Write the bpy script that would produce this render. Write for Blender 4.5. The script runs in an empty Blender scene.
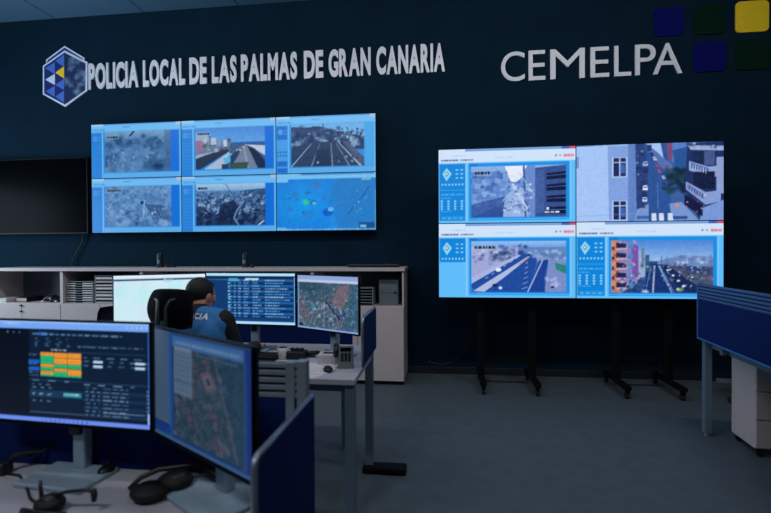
import bpy, bmesh, math, random
import numpy as np
from mathutils import Vector, Matrix, Euler
from mathutils.bvhtree import BVHTree

random.seed(7)
scene = bpy.context.scene
COL = scene.collection
PI = math.pi

# ------------------------------------------------------------------ camera
FPX, CX, CY = 470.0, 385.5, 256.5
CAM_H = 1.38
YAW, PITCH, ROLL = math.radians(7.0), math.radians(-0.55), math.radians(-0.276)
CAM_ROT = Matrix.Rotation(YAW, 3, 'Z') @ Matrix.Rotation(PI / 2 + PITCH, 3, 'X') @ Matrix.Rotation(ROLL, 3, 'Z')
CAM_POS = Vector((0, 0, CAM_H))

def ray(px, py):
    return CAM_ROT @ Vector(((px - CX) / FPX, (CY - py) / FPX, -1.0))
def at_y(px, py, Y):
    d = ray(px, py); return CAM_POS + d * (Y / d.y)
def at_z(px, py, Z):
    d = ray(px, py); return CAM_POS + d * ((Z - CAM_H) / d.z)
def at_d(px, py, D):
    return CAM_POS + ray(px, py) * D

cam = bpy.data.cameras.new('camera')
cam.sensor_width = 36.0
cam.lens = FPX / 771.0 * 36.0
cam.clip_start = 0.02
cam.dof.use_dof = True
cam.dof.focus_distance = 4.9
cam.dof.aperture_fstop = 2.6
camo = bpy.data.objects.new('camera', cam)
COL.objects.link(camo)
camo.matrix_world = Matrix.Translation(CAM_POS) @ CAM_ROT.to_4x4()
scene.camera = camo

# ------------------------------------------------------------------ materials
def s2l(c):
    c = np.asarray(c, dtype=float) / 255.0
    return np.where(c <= 0.04045, c / 12.92, ((c + 0.055) / 1.055) ** 2.4)

def mat(name, rgb, rough=0.5, metal=0.0, noise=0.0, nscale=20.0, bump=0.0, spec=0.5, bscale=None):
    m = bpy.data.materials.new(name); m.use_nodes = True
    nt = m.node_tree; b = nt.nodes['Principled BSDF']
    lin = s2l(rgb)
    b.inputs['Base Color'].default_value = (*lin, 1)
    b.inputs['Roughness'].default_value = rough
    b.inputs['Metallic'].default_value = metal
    b.inputs['Specular IOR Level'].default_value = spec
    if noise > 0 or bump > 0:
        tc = nt.nodes.new('ShaderNodeTexCoord')
        n = nt.nodes.new('ShaderNodeTexNoise'); n.inputs['Scale'].default_value = nscale
        n.inputs['Detail'].default_value = 6
        nt.links.new(tc.outputs['Object'], n.inputs['Vector'])
        if noise > 0:
            r = nt.nodes.new('ShaderNodeValToRGB')
            r.color_ramp.elements[0].position = 0.3; r.color_ramp.elements[1].position = 0.7
            r.color_ramp.elements[0].color = (*np.clip(lin * (1 - noise), 0, 1), 1)
            r.color_ramp.elements[1].color = (*np.clip(lin * (1 + noise), 0, 1), 1)
            nt.links.new(n.outputs['Fac'], r.inputs['Fac'])
            nt.links.new(r.outputs['Color'], b.inputs['Base Color'])
        if bump > 0:
            n2 = n
            if bscale:
                n2 = nt.nodes.new('ShaderNodeTexNoise'); n2.inputs['Scale'].default_value = bscale
                nt.links.new(tc.outputs['Object'], n2.inputs['Vector'])
            bp = nt.nodes.new('ShaderNodeBump'); bp.inputs['Strength'].default_value = bump
            bp.inputs['Distance'].default_value = 0.004
            nt.links.new(n2.outputs['Fac'], bp.inputs['Height'])
            nt.links.new(bp.outputs['Normal'], b.inputs['Normal'])
    return m

def screen_mat(name, strength):
    m = bpy.data.materials.new(name); m.use_nodes = True
    nt = m.node_tree; b = nt.nodes['Principled BSDF']
    a = nt.nodes.new('ShaderNodeAttribute'); a.attribute_name = 'content'
    b.inputs['Base Color'].default_value = (0.004, 0.005, 0.007, 1)
    b.inputs['Roughness'].default_value = 0.35
    b.inputs['Specular IOR Level'].default_value = 0.3
    nt.links.new(a.outputs['Color'], b.inputs['Emission Color'])
    b.inputs['Emission Strength'].default_value = strength
    return m

def lamp_mat(name, rgb, strength):
    m = bpy.data.materials.new(name); m.use_nodes = True
    b = m.node_tree.nodes['Principled BSDF']
    b.inputs['Base Color'].default_value = (0.8, 0.8, 0.8, 1)
    b.inputs['Emission Color'].default_value = (*s2l(rgb), 1)
    b.inputs['Emission Strength'].default_value = strength
    return m

M = dict(
    wall=mat('navy_wall_paint', (11, 35, 51), 0.85, 0, 0.10, 3.0, 0.15, 0.06, 90),
    floor=mat('grey_vinyl_floor', (77, 88, 95), 0.55, 0, 0.10, 9.0, 0.1, 0.3, 60),
    plaster=mat('side_wall_paint', (70, 92, 112), 0.8, 0, 0.05, 3.0),
    skirting=mat('dark_skirting', (22, 28, 36), 0.5, 0, 0.05, 10),
    housing=mat('black_screen_housing', (10, 11, 13), 0.45, 0, 0.1, 30),
    bezel=mat('black_bezel_plastic', (5, 6, 8), 0.5, 0, 0.05, 30, 0, 0.12),
    offscreen=mat('switched_off_glass', (3, 6, 10), 0.25, 0, 0.05, 5, 0, 0.012),
    silver=mat('brushed_silver_letter', (214, 216, 224), 0.42, 0.1, 0.05, 40),
    letter=mat('white_lacquer_letter', (228, 230, 236), 0.5, 0, 0.03, 30),
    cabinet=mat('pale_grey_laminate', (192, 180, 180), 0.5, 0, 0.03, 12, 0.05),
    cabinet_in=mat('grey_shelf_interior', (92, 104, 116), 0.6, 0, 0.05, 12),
    groove=mat('dark_gap', (16, 18, 22), 0.8, 0, 0.02, 5),
    desk=mat('pale_desk_laminate', (176, 176, 186), 0.45, 0, 0.05, 7, 0.04),
    steel=mat('grey_painted_steel', (112, 132, 148), 0.4, 0.3, 0.05, 20),
    alu=mat('aluminium_trim', (150, 160, 172), 0.35, 0.7, 0.05, 40),
    blackmetal=mat('black_powder_coat', (6, 7, 9), 0.6, 0, 0.1, 40, 0, .15),
    blackplastic=mat('black_plastic', (14, 15, 18), 0.45, 0, 0.1, 40),
    rubber=mat('black_rubber', (9, 9, 10), 0.7, 0, 0.1, 40),
    navyfab=mat('navy_screen_fabric', (7, 33, 92), 0.85, 0, 0.18, 220, 0.3, 0.15),
    slat=mat('blue_grey_louvre', (66, 104, 156), 0.4, 0.35, 0.05, 30),
    slatgrey=mat('grey_louvre', (146, 160, 172), 0.4, 0.35, 0.05, 30),
    rail=mat('blue_aluminium_rail', (84, 146, 200), 0.35, 0.5, 0.05, 30),
    mesh=mat('black_chair_mesh', (8, 12, 22), 0.8, 0, 0.25, 300, 0.4, 0.2),
    chairfab=mat('dark_navy_upholstery', (11, 18, 40), 0.85, 0, 0.15, 150, 0.3, 0.2),
    chrome=mat('satin_bracket', (120, 126, 134), 0.3, 0.8, 0.05, 30),
    bracket=mat('dark_grey_bracket', (58, 64, 72), 0.4, 0.2, 0.05, 30),
    stand=mat('satin_monitor_stand', (150, 172, 190), 0.4, 0.1, 0.04, 30),
    phone=mat('slate_phone_plastic', (62, 72, 84), 0.45, 0, 0.05, 30),
    paper=mat('paper', (205, 203, 205), 0.8, 0, 0.04, 60),
    papertan=mat('buff_paper', (176, 166, 158), 0.8, 0, 0.06, 60),
    sorter=mat('grey_tray_plastic', (120, 128, 136), 0.5, 0, 0.04, 30),
    boxgrey=mat('grey_file_box', (92, 104, 112), 0.7, 0, 0.06, 15),
    skin=mat('skin', (186, 132, 108), 0.55, 0, 0.08, 30, 0.05),
    hair=mat('black_hair', (10, 10, 12), 0.7, 0, 0.4, 120, 0.6),
    vest=mat('blue_vest_fabric', (44, 116, 178), 0.8, 0, 0.1, 80, 0.3),
    shirt=mat('black_shirt', (14, 16, 24), 0.85, 0, 0.15, 80, 0.3),
    trousers=mat('navy_trousers', (16, 20, 34), 0.85, 0, 0.15, 80, 0.3),
    vestletter=mat('reflective_white_print', (225, 232, 240), 0.6, 0, 0.03, 80),
    eye=mat('eye', (225, 225, 225), 0.2, 0, 0.02, 40),
    tile_blue=mat('dark_blue_panel', (8, 15, 92), 0.9, 0, 0.05, 20, 0, .1),
    tile_green=mat('dark_green_panel', (6, 36, 26), 0.9, 0, 0.05, 20, 0, .1),
    tile_yellow=mat('yellow_panel', (240, 205, 30), 0.5, 0, 0.05, 20),
    logo_white=mat('emblem_white', (205, 220, 240), 0.5, 0, 0.02, 20),
    logo_navy=mat('emblem_navy', (20, 36, 112), 0.5, 0, 0.05, 20),
    logo_blue=mat('emblem_blue', (70, 112, 200), 0.5, 0, 0.04, 20),
    logo_yellow=mat('emblem_yellow', (240, 200, 30), 0.5, 0, 0.04, 20),
    white_plastic=mat('white_plastic', (190, 188, 192), 0.45, 0, 0.03, 30),
    scr_wall=screen_mat('video_wall_screen', 1.0),
    scr_mon=screen_mat('monitor_screen', 1.0),
    lamp=lamp_mat('lamp_diffuser', (220, 235, 255), 1.5),
)

def ceiling_material():
    m = bpy.data.materials.new('ceiling_tiles'); m.use_nodes = True
    nt = m.node_tree; b = nt.nodes['Principled BSDF']
    tc = nt.nodes.new('ShaderNodeTexCoord')
    br = nt.nodes.new('ShaderNodeTexBrick'); br.offset = 0.0
    br.inputs['Scale'].default_value = 1.0
    br.inputs['Brick Width'].default_value = 1.2; br.inputs['Row Height'].default_value = 0.6
    br.inputs['Mortar Size'].default_value = 0.012; br.inputs['Mortar Smooth'].default_value = 0.2
    br.inputs['Color1'].default_value = (*s2l((80, 120, 148)), 1)
    br.inputs['Color2'].default_value = (*s2l((76, 115, 143)), 1)
    br.inputs['Mortar'].default_value = (*s2l((46, 72, 94)), 1)
    nt.links.new(tc.outputs['Object'], br.inputs['Vector'])
    nt.links.new(br.outputs['Color'], b.inputs['Base Color'])
    b.inputs['Roughness'].default_value = 0.85
    return m
M['ceiling'] = ceiling_material()

def cloud_material():
    m = bpy.data.materials.new('emblem_cloud_print'); m.use_nodes = True
    nt = m.node_tree; b = nt.nodes['Principled BSDF']
    tc = nt.nodes.new('ShaderNodeTexCoord')
    n = nt.nodes.new('ShaderNodeTexNoise'); n.inputs['Scale'].default_value = 5.0; n.inputs['Detail'].default_value = 3
    r = nt.nodes.new('ShaderNodeValToRGB')
    r.color_ramp.elements[0].position = 0.5; r.color_ramp.elements[1].position = 0.78
    r.color_ramp.elements[0].color = (*s2l((14, 36, 84)), 1)
    r.color_ramp.elements[1].color = (*s2l((150, 190, 225)), 1)
    nt.links.new(tc.outputs['Object'], n.inputs['Vector']); nt.links.new(n.outputs['Fac'], r.inputs['Fac'])
    nt.links.new(r.outputs['Color'], b.inputs['Base Color']); b.inputs['Roughness'].default_value = 0.5
    return m
M['logo_cloud'] = cloud_material()

# ------------------------------------------------------------------ mesh helpers
class MB:
    def __init__(self): self.bm = bmesh.new()
    def box(self, x0, x1, y0, y1, z0, z1, bev=0.0, mtx=None, seg=2):
        t = bmesh.new()
        bmesh.ops.create_cube(t, size=1.0)
        for v in t.verts:
            v.co = Vector(((x0 + x1) / 2 + v.co.x * (x1 - x0), (y0 + y1) / 2 + v.co.y * (y1 - y0), (z0 + z1) / 2 + v.co.z * (z1 - z0)))
        if bev > 0:
            bmesh.ops.bevel(t, geom=t.edges[:], offset=bev, segments=seg, affect='EDGES', profile=0.5)
        self._add(t, mtx); return self
    def _add(self, t, mtx=None):
        if mtx is not None: bmesh.ops.transform(t, matrix=mtx, verts=t.verts[:])
        tm = bpy.data.meshes.new('tmp'); t.to_mesh(tm); t.free()
        self.bm.from_mesh(tm); bpy.data.meshes.remove(tm)
    def tube(self, pts, r, n=10, cap=True):
        pts = [Vector(p) for p in pts]
        rs = r if isinstance(r, (list, tuple)) else [r] * len(pts)
        bm = self.bm; rings = []
        up = Vector((0, 0, 1)); prev = None
        for i, p in enumerate(pts):
            if i == 0: d = pts[1] - p
            elif i == len(pts) - 1: d = p - pts[i - 1]
            else: d = (pts[i + 1] - p).normalized() + (p - pts[i - 1]).normalized()
            d.normalize()
            if prev is None:
                a = d.cross(up if abs(d.dot(up)) < 0.95 else Vector((1, 0, 0))).normalized()
            else:
                a = (prev - d * prev.dot(d)).normalized()
            prev = a; b = d.cross(a)
            rings.append([bm.verts.new(p + (a * math.cos(2 * PI * k / n) + b * math.sin(2 * PI * k / n)) * rs[i]) for k in range(n)])
        for i in range(len(rings) - 1):
            for k in range(n):
                bm.faces.new((rings[i][k], rings[i][(k + 1) % n], rings[i + 1][(k + 1) % n], rings[i + 1][k]))
        if cap:
            bm.faces.new(rings[0][::-1]); bm.faces.new(rings[-1])
        return self
    def sphere(self, c, r, seg=20, rings=12, mtx=None):
        t = bmesh.new()
        bmesh.ops.create_uvsphere(t, u_segments=seg, v_segments=rings, radius=1.0)
        if not isinstance(r, (list, tuple)): r = (r, r, r)
        mm = Matrix.Translation(Vector(c)) @ (mtx.to_4x4() if mtx is not None else Matrix.Identity(4)) @ Matrix.Diagonal((*r, 1))
        self._add(t, mm); return self
    def capsule(self, p0, r0, p1, r1, n=16):
        p0, p1 = Vector(p0), Vector(p1)
        self.sphere(p0, r0, n, 10); self.sphere(p1, r1, n, 10)
        self.tube([p0, p1], [r0, r1], n); return self
    def prism(self, poly, y0, y1, mtx=None):
        """polygon in XZ extruded from y0 to y1"""
        t = bmesh.new()
        a = [t.verts.new((x, y0, z)) for x, z in poly]; b = [t.verts.new((x, y1, z)) for x, z in poly]
        t.faces.new(a); t.faces.new(b[::-1]); n = len(poly)
        for i in range(n): t.faces.new((a[i], b[i], b[(i + 1) % n], a[(i + 1) % n]))
        bmesh.ops.recalc_face_normals(t, faces=t.faces[:])
        self._add(t, mtx); return self
    def cyl(self, c, r, h, axis='Z', n=24, r2=None):
        t = bmesh.new()
        bmesh.ops.create_cone(t, cap_ends=True, segments=n, radius1=r, radius2=r if r2 is None else r2, depth=h)
        rot = {'Z': Matrix.Identity(4), 'X': Matrix.Rotation(PI / 2, 4, 'Y'), 'Y': Matrix.Rotation(PI / 2, 4, 'X')}[axis]
        self._add(t, Matrix.Translation(Vector(c)) @ rot); return self
    def build(self, name, material, parent=None, smooth=False, loc=None, rotz=None):
        me = bpy.data.meshes.new(name)
        bmesh.ops.recalc_face_normals(self.bm, faces=self.bm.faces[:])
        self.bm.to_mesh(me); self.bm.free()
        for mm in (material if isinstance(material, list) else [material]): me.materials.append(mm)
        if smooth:
            for p in me.polygons: p.use_smooth = True
        o = bpy.data.objects.new(name, me); COL.objects.link(o)
        if parent is not None: o.parent = parent
        if loc is not None: o.location = loc
        if rotz is not None: o.rotation_euler.z = rotz
        return o

def remesh(mb, voxel, smooth_it=4):
    me = bpy.data.meshes.new('tmp_r'); mb.bm.to_mesh(me); mb.bm.free()
    o = bpy.data.objects.new('tmp_r', me); COL.objects.link(o)
    md = o.modifiers.new('r', 'REMESH'); md.mode = 'VOXEL'; md.voxel_size = voxel
    if smooth_it:
        sm = o.modifiers.new('s', 'SMOOTH'); sm.iterations = smooth_it; sm.factor = 0.5
    dg = bpy.context.evaluated_depsgraph_get()
    out = bpy.data.meshes.new_from_object(o.evaluated_get(dg))
    bpy.data.objects.remove(o); bpy.data.meshes.remove(me)
    for p in out.polygons: p.use_smooth = True
    return out

def link_mesh(name, me, material, parent):
    me.name = name; me.materials.clear(); me.materials.append(material)
    o = bpy.data.objects.new(name, me); COL.objects.link(o); o.parent = parent
    return o

def tag(o, label=None, cat=None, group=None, kind=None):
    if label: o['label'] = label
    if cat: o['category'] = cat
    if group: o['group'] = group
    if kind: o['kind'] = kind
    return o

def thing(name, label, cat, loc=(0, 0, 0), rz=0.0, group=None):
    o = bpy.data.objects.new(name, None); COL.objects.link(o)
    o.empty_display_size = 0.1
    o.location = loc; o.rotation_euler = (0, 0, rz)
    return tag(o, label, cat, group)

def glyph_meshes(text, bold, extrude, spacing=0.06):
    """list of (mesh, x offset) with cap height 1, plus total width"""
    out = []; x = 0.0
    for ch in text:
        cu = bpy.data.curves.new('t', 'FONT'); cu.body = ch; cu.size = 1.0
        cu.offset = bold; cu.extrude = extrude; cu.resolution_u = 6
        o = bpy.data.objects.new('t', cu); COL.objects.link(o)
        dg = bpy.context.evaluated_depsgraph_get()
        me = bpy.data.meshes.new_from_object(o.evaluated_get(dg))
        bpy.data.objects.remove(o); bpy.data.curves.remove(cu)
        xs = [v.co.x for v in me.vertices]; ys = [v.co.y for v in me.vertices]
        x0, x1, y0, y1 = min(xs), max(xs), min(ys), max(ys)
        for v in me.vertices:
            v.co = Vector((v.co.x - x0, v.co.z, (v.co.y - y0) / (y1 - y0)))
        w = x1 - x0
        out.append((me, x)); x += w + spacing
    return out, x - spacing

# ------------------------------------------------------------------ painter for screen contents
class Pic:
    def __init__(self, w, h, bg=(0, 0, 0), ss=3):
        self.w, self.h, self.ss = w, h, ss
        self.a = np.empty((h * ss, w * ss, 3)); self.a[:] = bg
        self.X, self.Y = np.meshgrid((np.arange(w * ss) + .5) / (w * ss), (np.arange(h * ss) + .5) / (h * ss))
        self.v = (0, 0, 1, 1)
    def view(self, x0, y0, x1, y1): self.v = (x0, y0, x1, y1); return self
    def _t(self, x, y):
        a, b, c, d = self.v; return a + x * (c - a), b + y * (d - b)
    def _blend(self, sl, mask, col, alpha):
        reg = self.a[sl]; k = (mask * alpha)[..., None]
        self.a[sl] = reg * (1 - k) + np.asarray(col, float) * k
    def _slice(self, x0, y0, x1, y1):
        a, b, c, d = self.v
        x0, x1 = max(x0, a), min(x1, c); y0, y1 = max(y0, b), min(y1, d)
        W, H = self.w * self.ss, self.h * self.ss
        i0, i1 = max(0, int(math.floor(x0 * W))), min(W, int(math.ceil(x1 * W)))
        j0, j1 = max(0, int(math.floor(y0 * H))), min(H, int(math.ceil(y1 * H)))
        return (slice(j0, max(j1, j0)), slice(i0, max(i1, i0)))
    def poly(self, pts, col, alpha=1.0):
        P = [self._t(*p) for p in pts]
        xs = [p[0] for p in P]; ys = [p[1] for p in P]
        sl = self._slice(min(xs), min(ys), max(xs), max(ys))
        X, Y = self.X[sl], self.Y[sl]
        if X.size == 0: return self
        m = np.zeros(X.shape, bool); n = len(P)
        for i in range(n):
            x0, y0 = P[i]; x1, y1 = P[(i + 1) % n]
            if y0 == y1: continue
            c = ((y0 > Y) != (y1 > Y)) & (X < (x1 - x0) * (Y - y0) / (y1 - y0) + x0)
            m ^= c
        self._blend(sl, m.astype(float), col, alpha); return self
    def rect(self, x0, y0, x1, y1, col, alpha=1.0):
        a, b = self._t(x0, y0); c, d = self._t(x1, y1)
        sl = self._slice(a, b, c, d)
        X, Y = self.X[sl], self.Y[sl]
        m = ((X >= a) & (X <= c) & (Y >= b) & (Y <= d)).astype(float)
        self._blend(sl, m, col, alpha); return self
    def ell(self, cx, cy, rx, ry, col, alpha=1.0, soft=0.0):
        a, b, c, d = self.v
        x, y = self._t(cx, cy); rx *= (c - a); ry *= (d - b)
        sl = self._slice(x - rx, y - ry, x + rx, y + ry)
        q = np.sqrt(((self.X[sl] - x) / rx) ** 2 + ((self.Y[sl] - y) / ry) ** 2)
        m = np.clip((1 - q) / soft, 0, 1) if soft > 0 else (q <= 1).astype(float)
        self._blend(sl, m, col, alpha); return self
    def line(self, p0, p1, w, col, alpha=1.0, w1=None):
        w1 = w if w1 is None else w1
        dx, dy = p1[0] - p0[0], (p1[1] - p0[1])
        L = math.hypot(dx, dy) or 1; nx, ny = -dy / L, dx / L
        return self.poly([(p0[0] + nx * w / 2, p0[1] + ny * w / 2), (p0[0] - nx * w / 2, p0[1] - ny * w / 2),
                          (p1[0] - nx * w1 / 2, p1[1] - ny * w1 / 2), (p1[0] + nx * w1 / 2, p1[1] + ny * w1 / 2)], col, alpha)
    def pline(self, pts, w, col, alpha=1.0):
        for i in range(len(pts) - 1): self.line(pts[i], pts[i + 1], w, col, alpha)
        return self
    def grad(self, c0, c1, y0=0.0, y1=1.0):
        sl = self._slice(*self._t(0, y0), *self._t(1, y1))
        a, b, c, d = self.v
        t = np.clip(((self.Y[sl] - (b + y0 * (d - b))) / ((y1 - y0) * (d - b)))[..., None], 0, 1)
        self.a[sl] = np.asarray(c0, float) * (1 - t) + np.asarray(c1, float) * t
        return self
    def noise(self, amp, cell, seed=0, y0=0.0, y1=1.0, tint=(1, 1, 1)):
        sl = self._slice(*self._t(0, y0), *self._t(1, y1))
        h, w = self.X[sl].shape
        if h == 0 or w == 0: return self
        rs = np.random.RandomState(seed)
        gh, gw = int(h / cell) + 3, int(w / cell) + 3
        g = rs.rand(gh, gw) * 2 - 1
        yy = np.arange(h) / cell; xx = np.arange(w) / cell
        i, j = yy.astype(int), xx.astype(int)
        fy = (yy - i)[:, None]; fx = (xx - j)[None, :]
        n = (g[np.ix_(i, j)] * (1 - fy) * (1 - fx) + g[np.ix_(i + 1, j)] * fy * (1 - fx)
             + g[np.ix_(i, j + 1)] * (1 - fy) * fx + g[np.ix_(i + 1, j + 1)] * fy * fx)
        self.a[sl] = np.clip(self.a[sl] + amp * n[..., None] * np.asarray(tint, float), 0, 255)
        return self
    def dashes(self, x0, x1, y, h, col, seed, lo=.006, hi=.03, gap=.006, alpha=1.0):
        rs = random.Random(seed); x = x0
        while x < x1:
            w = rs.uniform(lo, hi); self.rect(x, y, min(x + w, x1), y + h, col, alpha * rs.uniform(.6, 1)); x += w + gap
        return self
    def dots(self, n, x0, y0, x1, y1, r, cols, seed, aspect=1.6):
        rs = random.Random(seed)
        for _ in range(n):
            k = rs.uniform(.6, 1.3)
            self.ell(rs.uniform(x0, x1), rs.uniform(y0, y1), r * k, r * k * aspect, rs.choice(cols), rs.uniform(.5, 1), 0.8)
        return self
    def out(self):
        s = self.ss
        return np.clip(self.a.reshape(self.h, s, self.w, s, 3).mean(axis=(1, 3)), 0, 255)

def screen_mesh(name, img, w, h, material, parent, y=0.0, z0=0.0):
    """grid in local XZ facing -Y, centred on x, bottom at z0, coloured point by point"""
    H, W = img.shape[:2]
    xs = np.linspace(-w / 2, w / 2, W); zs = np.linspace(z0 + h, z0, H)
    XX, ZZ = np.meshgrid(xs, zs)
    co = np.stack([XX, np.full_like(XX, y), ZZ], -1).reshape(-1, 3)
    idx = np.arange(H * W).reshape(H, W)
    q = np.stack([idx[1:, :-1], idx[1:, 1:], idx[:-1, 1:], idx[:-1, :-1]], -1).reshape(-1, 4)
    me = bpy.data.meshes.new(name)
    me.vertices.add(len(co)); me.vertices.foreach_set('co', co.ravel())
    me.loops.add(q.size); me.loops.foreach_set('vertex_index', q.ravel().astype(np.int32))
    me.polygons.add(len(q)); me.polygons.foreach_set('loop_start', np.arange(0, q.size, 4, dtype=np.int32))
    me.update(calc_edges=True)
    at = me.attributes.new('content', 'FLOAT_COLOR', 'POINT')
    lin = s2l(img).reshape(-1, 3)
    at.data.foreach_set('color', np.concatenate([lin, np.ones((len(lin), 1))], 1).ravel())
    me.materials.append(material)
    o = bpy.data.objects.new(name, me); COL.objects.link(o); o.parent = parent
    return o

# ------------------------------------------------------------------ picture contents
def city(p, seed, cols, nb=90, street=(40, 56, 80), ang=.5, size=.03, y0=0.0, y1=1.0, roads=7, pers=False):
    rs = random.Random(seed)
    for _ in range(nb):
        x, y = rs.uniform(0, 1), rs.uniform(y0, y1); k = (.35 + 1.1 * (y - y0) / (y1 - y0)) if pers else 1.0; w = k * size * rs.uniform(.5, 1.6); h = k * size * rs.uniform(.8, 2.4)
        a = ang + rs.choice((0, PI / 2)) + rs.uniform(-.15, .15); ca, sa = math.cos(a), math.sin(a)
        p.poly([(x + ca * i * w - sa * j * h, y + (sa * i * w + ca * j * h) * 1.5) for i, j in ((-1, -1), (1, -1), (1, 1), (-1, 1))], rs.choice(cols), rs.uniform(.5, .95))
    for k in range(roads):
        x = rs.uniform(-.3, 1); p.line((x, 0), (x + ang * .8, 1), .012, street, .8)
        y = rs.uniform(-.3, 1); p.line((0, y + .4), (1, y), .014, street, .8)

def ui_left(p, light=False):
    p.view(0, 0, 1, 1)
    p.rect(0, 0, 1, 1, (66, 162, 240))
    p.rect(0, 0, 1, .15, (112, 192, 250))
    p.rect(0, 0, .14, .05, (150, 210, 250)).rect(.14, 0, .94, .022, (70, 140, 215))
    p.rect(.94, .01, .99, .06, (190, 190, 225)).dashes(.02, .16, .1, .025, (60, 130, 205), 3)
    p.rect(.36, .06, .44, .075, (70, 150, 225))
    side = (66, 160, 238) if light else (34, 130, 222)
    p.rect(.005, .165, .118, .99, side)
    gl = (30, 110, 205) if light else (92, 172, 240)
    if light:
        p.rect(.01, .17, .115, .4, (24, 112, 210))
        for r in range(2):
            for c in range(4): p.ell(.02 + c * .028, .62 + r * .06, .007, .014, (20, 60, 140))
        p.rect(.01, .78, .115, .87, (20, 110, 210)).rect(.01, .9, .115, .98, (20, 110, 210))
        gl = (110, 190, 250)
    p.ell(.045, .27, .024, .05, gl, .7).ell(.045, .27, .01, .02, side)
    for r in range(2):
        for c in range(2): p.ell(.082 + c * .02, .24 + r * .06, .006, .012, gl, .8)
    if not light:
        for r in range(10): p.dashes(.02, .11, .40 + r * .057, .02, gl, 20 + r, .006, .016, .008, .5)
    p.rect(.124, .15, .134, 1, (120, 200, 250))
    p.rect(.14, .145, .985, .9, (38, 140, 228))
    p.rect(.885, .15, .975, .89, (70, 170, 240) if light else (6, 112, 226))
    p.rect(.98, .14, .992, .99, (110, 195, 245))
    p.rect(.14, .9, .98, 1, (92, 176, 242))
    p.view(.155, .15, .885, .885)
    return p
def tag_text(p, seed, x0=.03, x1=.2, y=.11):
    p.rect(x0 - .015, y - .02, x1 + .015, y + .075, (150, 190, 225), .55)
    p.dashes(x0, x1, y, .055, (8, 14, 30), seed, .02, .04, .008)

def pic_l1():
    p = ui_left(Pic(128, 74)); p.rect(0, 0, 1, 1, (70, 118, 168))
    p.grad((120, 165, 205), (72, 122, 176), 0, .25).grad((72, 122, 176), (66, 116, 172), .25, 1)
    city(p, 301, [(88, 134, 184), (56, 102, 154), (104, 148, 194), (44, 86, 138)], 150, (70, 118, 172), .3, .03, .15, 1.0, 0, True)
    p.dots(34, 0, .12, 1, .45, .06, [(30, 72, 120), (52, 98, 150), (40, 84, 132)], 1)
    p.poly([(.55, .35), (.3, .45), (.12, 1), (.75, 1), (.6, .45)], (88, 138, 190), .6)
    p.ell(.75, .85, .22, .18, (36, 80, 130), .8, .5).ell(.8, .88, .1, .07, (14, 44, 92), .8, .5)
    p.dots(26, .12, .4, .7, .95, .016, [(170, 205, 235), (50, 90, 140)], 2)
    p.rect(.9, 0, 1, .9, (70, 106, 150), .6).line((.45, .0), (.38, .12), .03, (10, 30, 70))
    p.noise(10, 7, 5); tag_text(p, 4); return p.out()
def pic_l2():
    p = ui_left(Pic(128, 74)); p.grad((70, 140, 222), (96, 165, 235), 0, .4)
    p.rect(0, .36, 1, .44, (34, 92, 165))
    p.rect(.45, .42, 1, 1, (60, 92, 140))
    p.poly([(.7, .42), (1, .46), (1, .7), (.84, .52)], (190, 208, 232))
    p.poly([(.74, .44), (.85, .52), (1, .82), (1, 1), (.88, 1)], (16, 36, 72))
    p.poly([(.66, .46), (.75, .46), (.9, 1), (.5, 1)], (112, 128, 160))
    p.line((.7, .48), (.76, 1), .02, (150, 164, 190))
    p.poly([(.52, .86), (.76, .84), (.75, 1), (.5, 1)], (52, 84, 62))
    p.rect(0, .3, .5, .7, (96, 124, 160))
    p.poly([(0, .28), (.12, .3), (.13, .52), (0, .6)], (150, 112, 146)).rect(.0, .12, .18, .3, (150, 176, 206))
    p.dots(22, .1, .3, .5, .6, .04, [(28, 52, 90), (206, 214, 226), (110, 130, 120), (60, 92, 140)], 6)
    p.poly([(0, .72), (.45, .52), (.5, .56), (.06, 1), (0, 1)], (30, 48, 76)).poly([(0, .64), (.3, .56), (0, .74)], (150, 170, 200))
    p.poly([(.12, 1), (.42, .66), (.52, .62), (.42, 1)], (170, 190, 218))
    p.poly([(.41, .72), (.47, .6), (.53, .64), (.5, .84), (.42, .88)], (90, 178, 226)).poly([(.41, .72), (.47, .6), (.5, .62), (.45, .74)], (150, 208, 240)).rect(.38, .88, .47, 1, (20, 56, 104))
    p.rect(.19, .24, .3, .4, (176, 196, 220)).rect(.3, .3, .38, .44, (120, 150, 190)).rect(.4, .3, .46, .46, (190, 206, 228)).rect(.2, .2, .22, .45, (52, 84, 110))
    p.poly([(.5, .7), (.66, .5), (.68, .5), (.52, .95)], (30, 60, 104)).dots(8, .5, .45, .7, .6, .02, [(220, 220, 200), (30, 44, 80)], 8)
    p.noise(8, 5, 7); tag_text(p, 9); return p.out()
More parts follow.
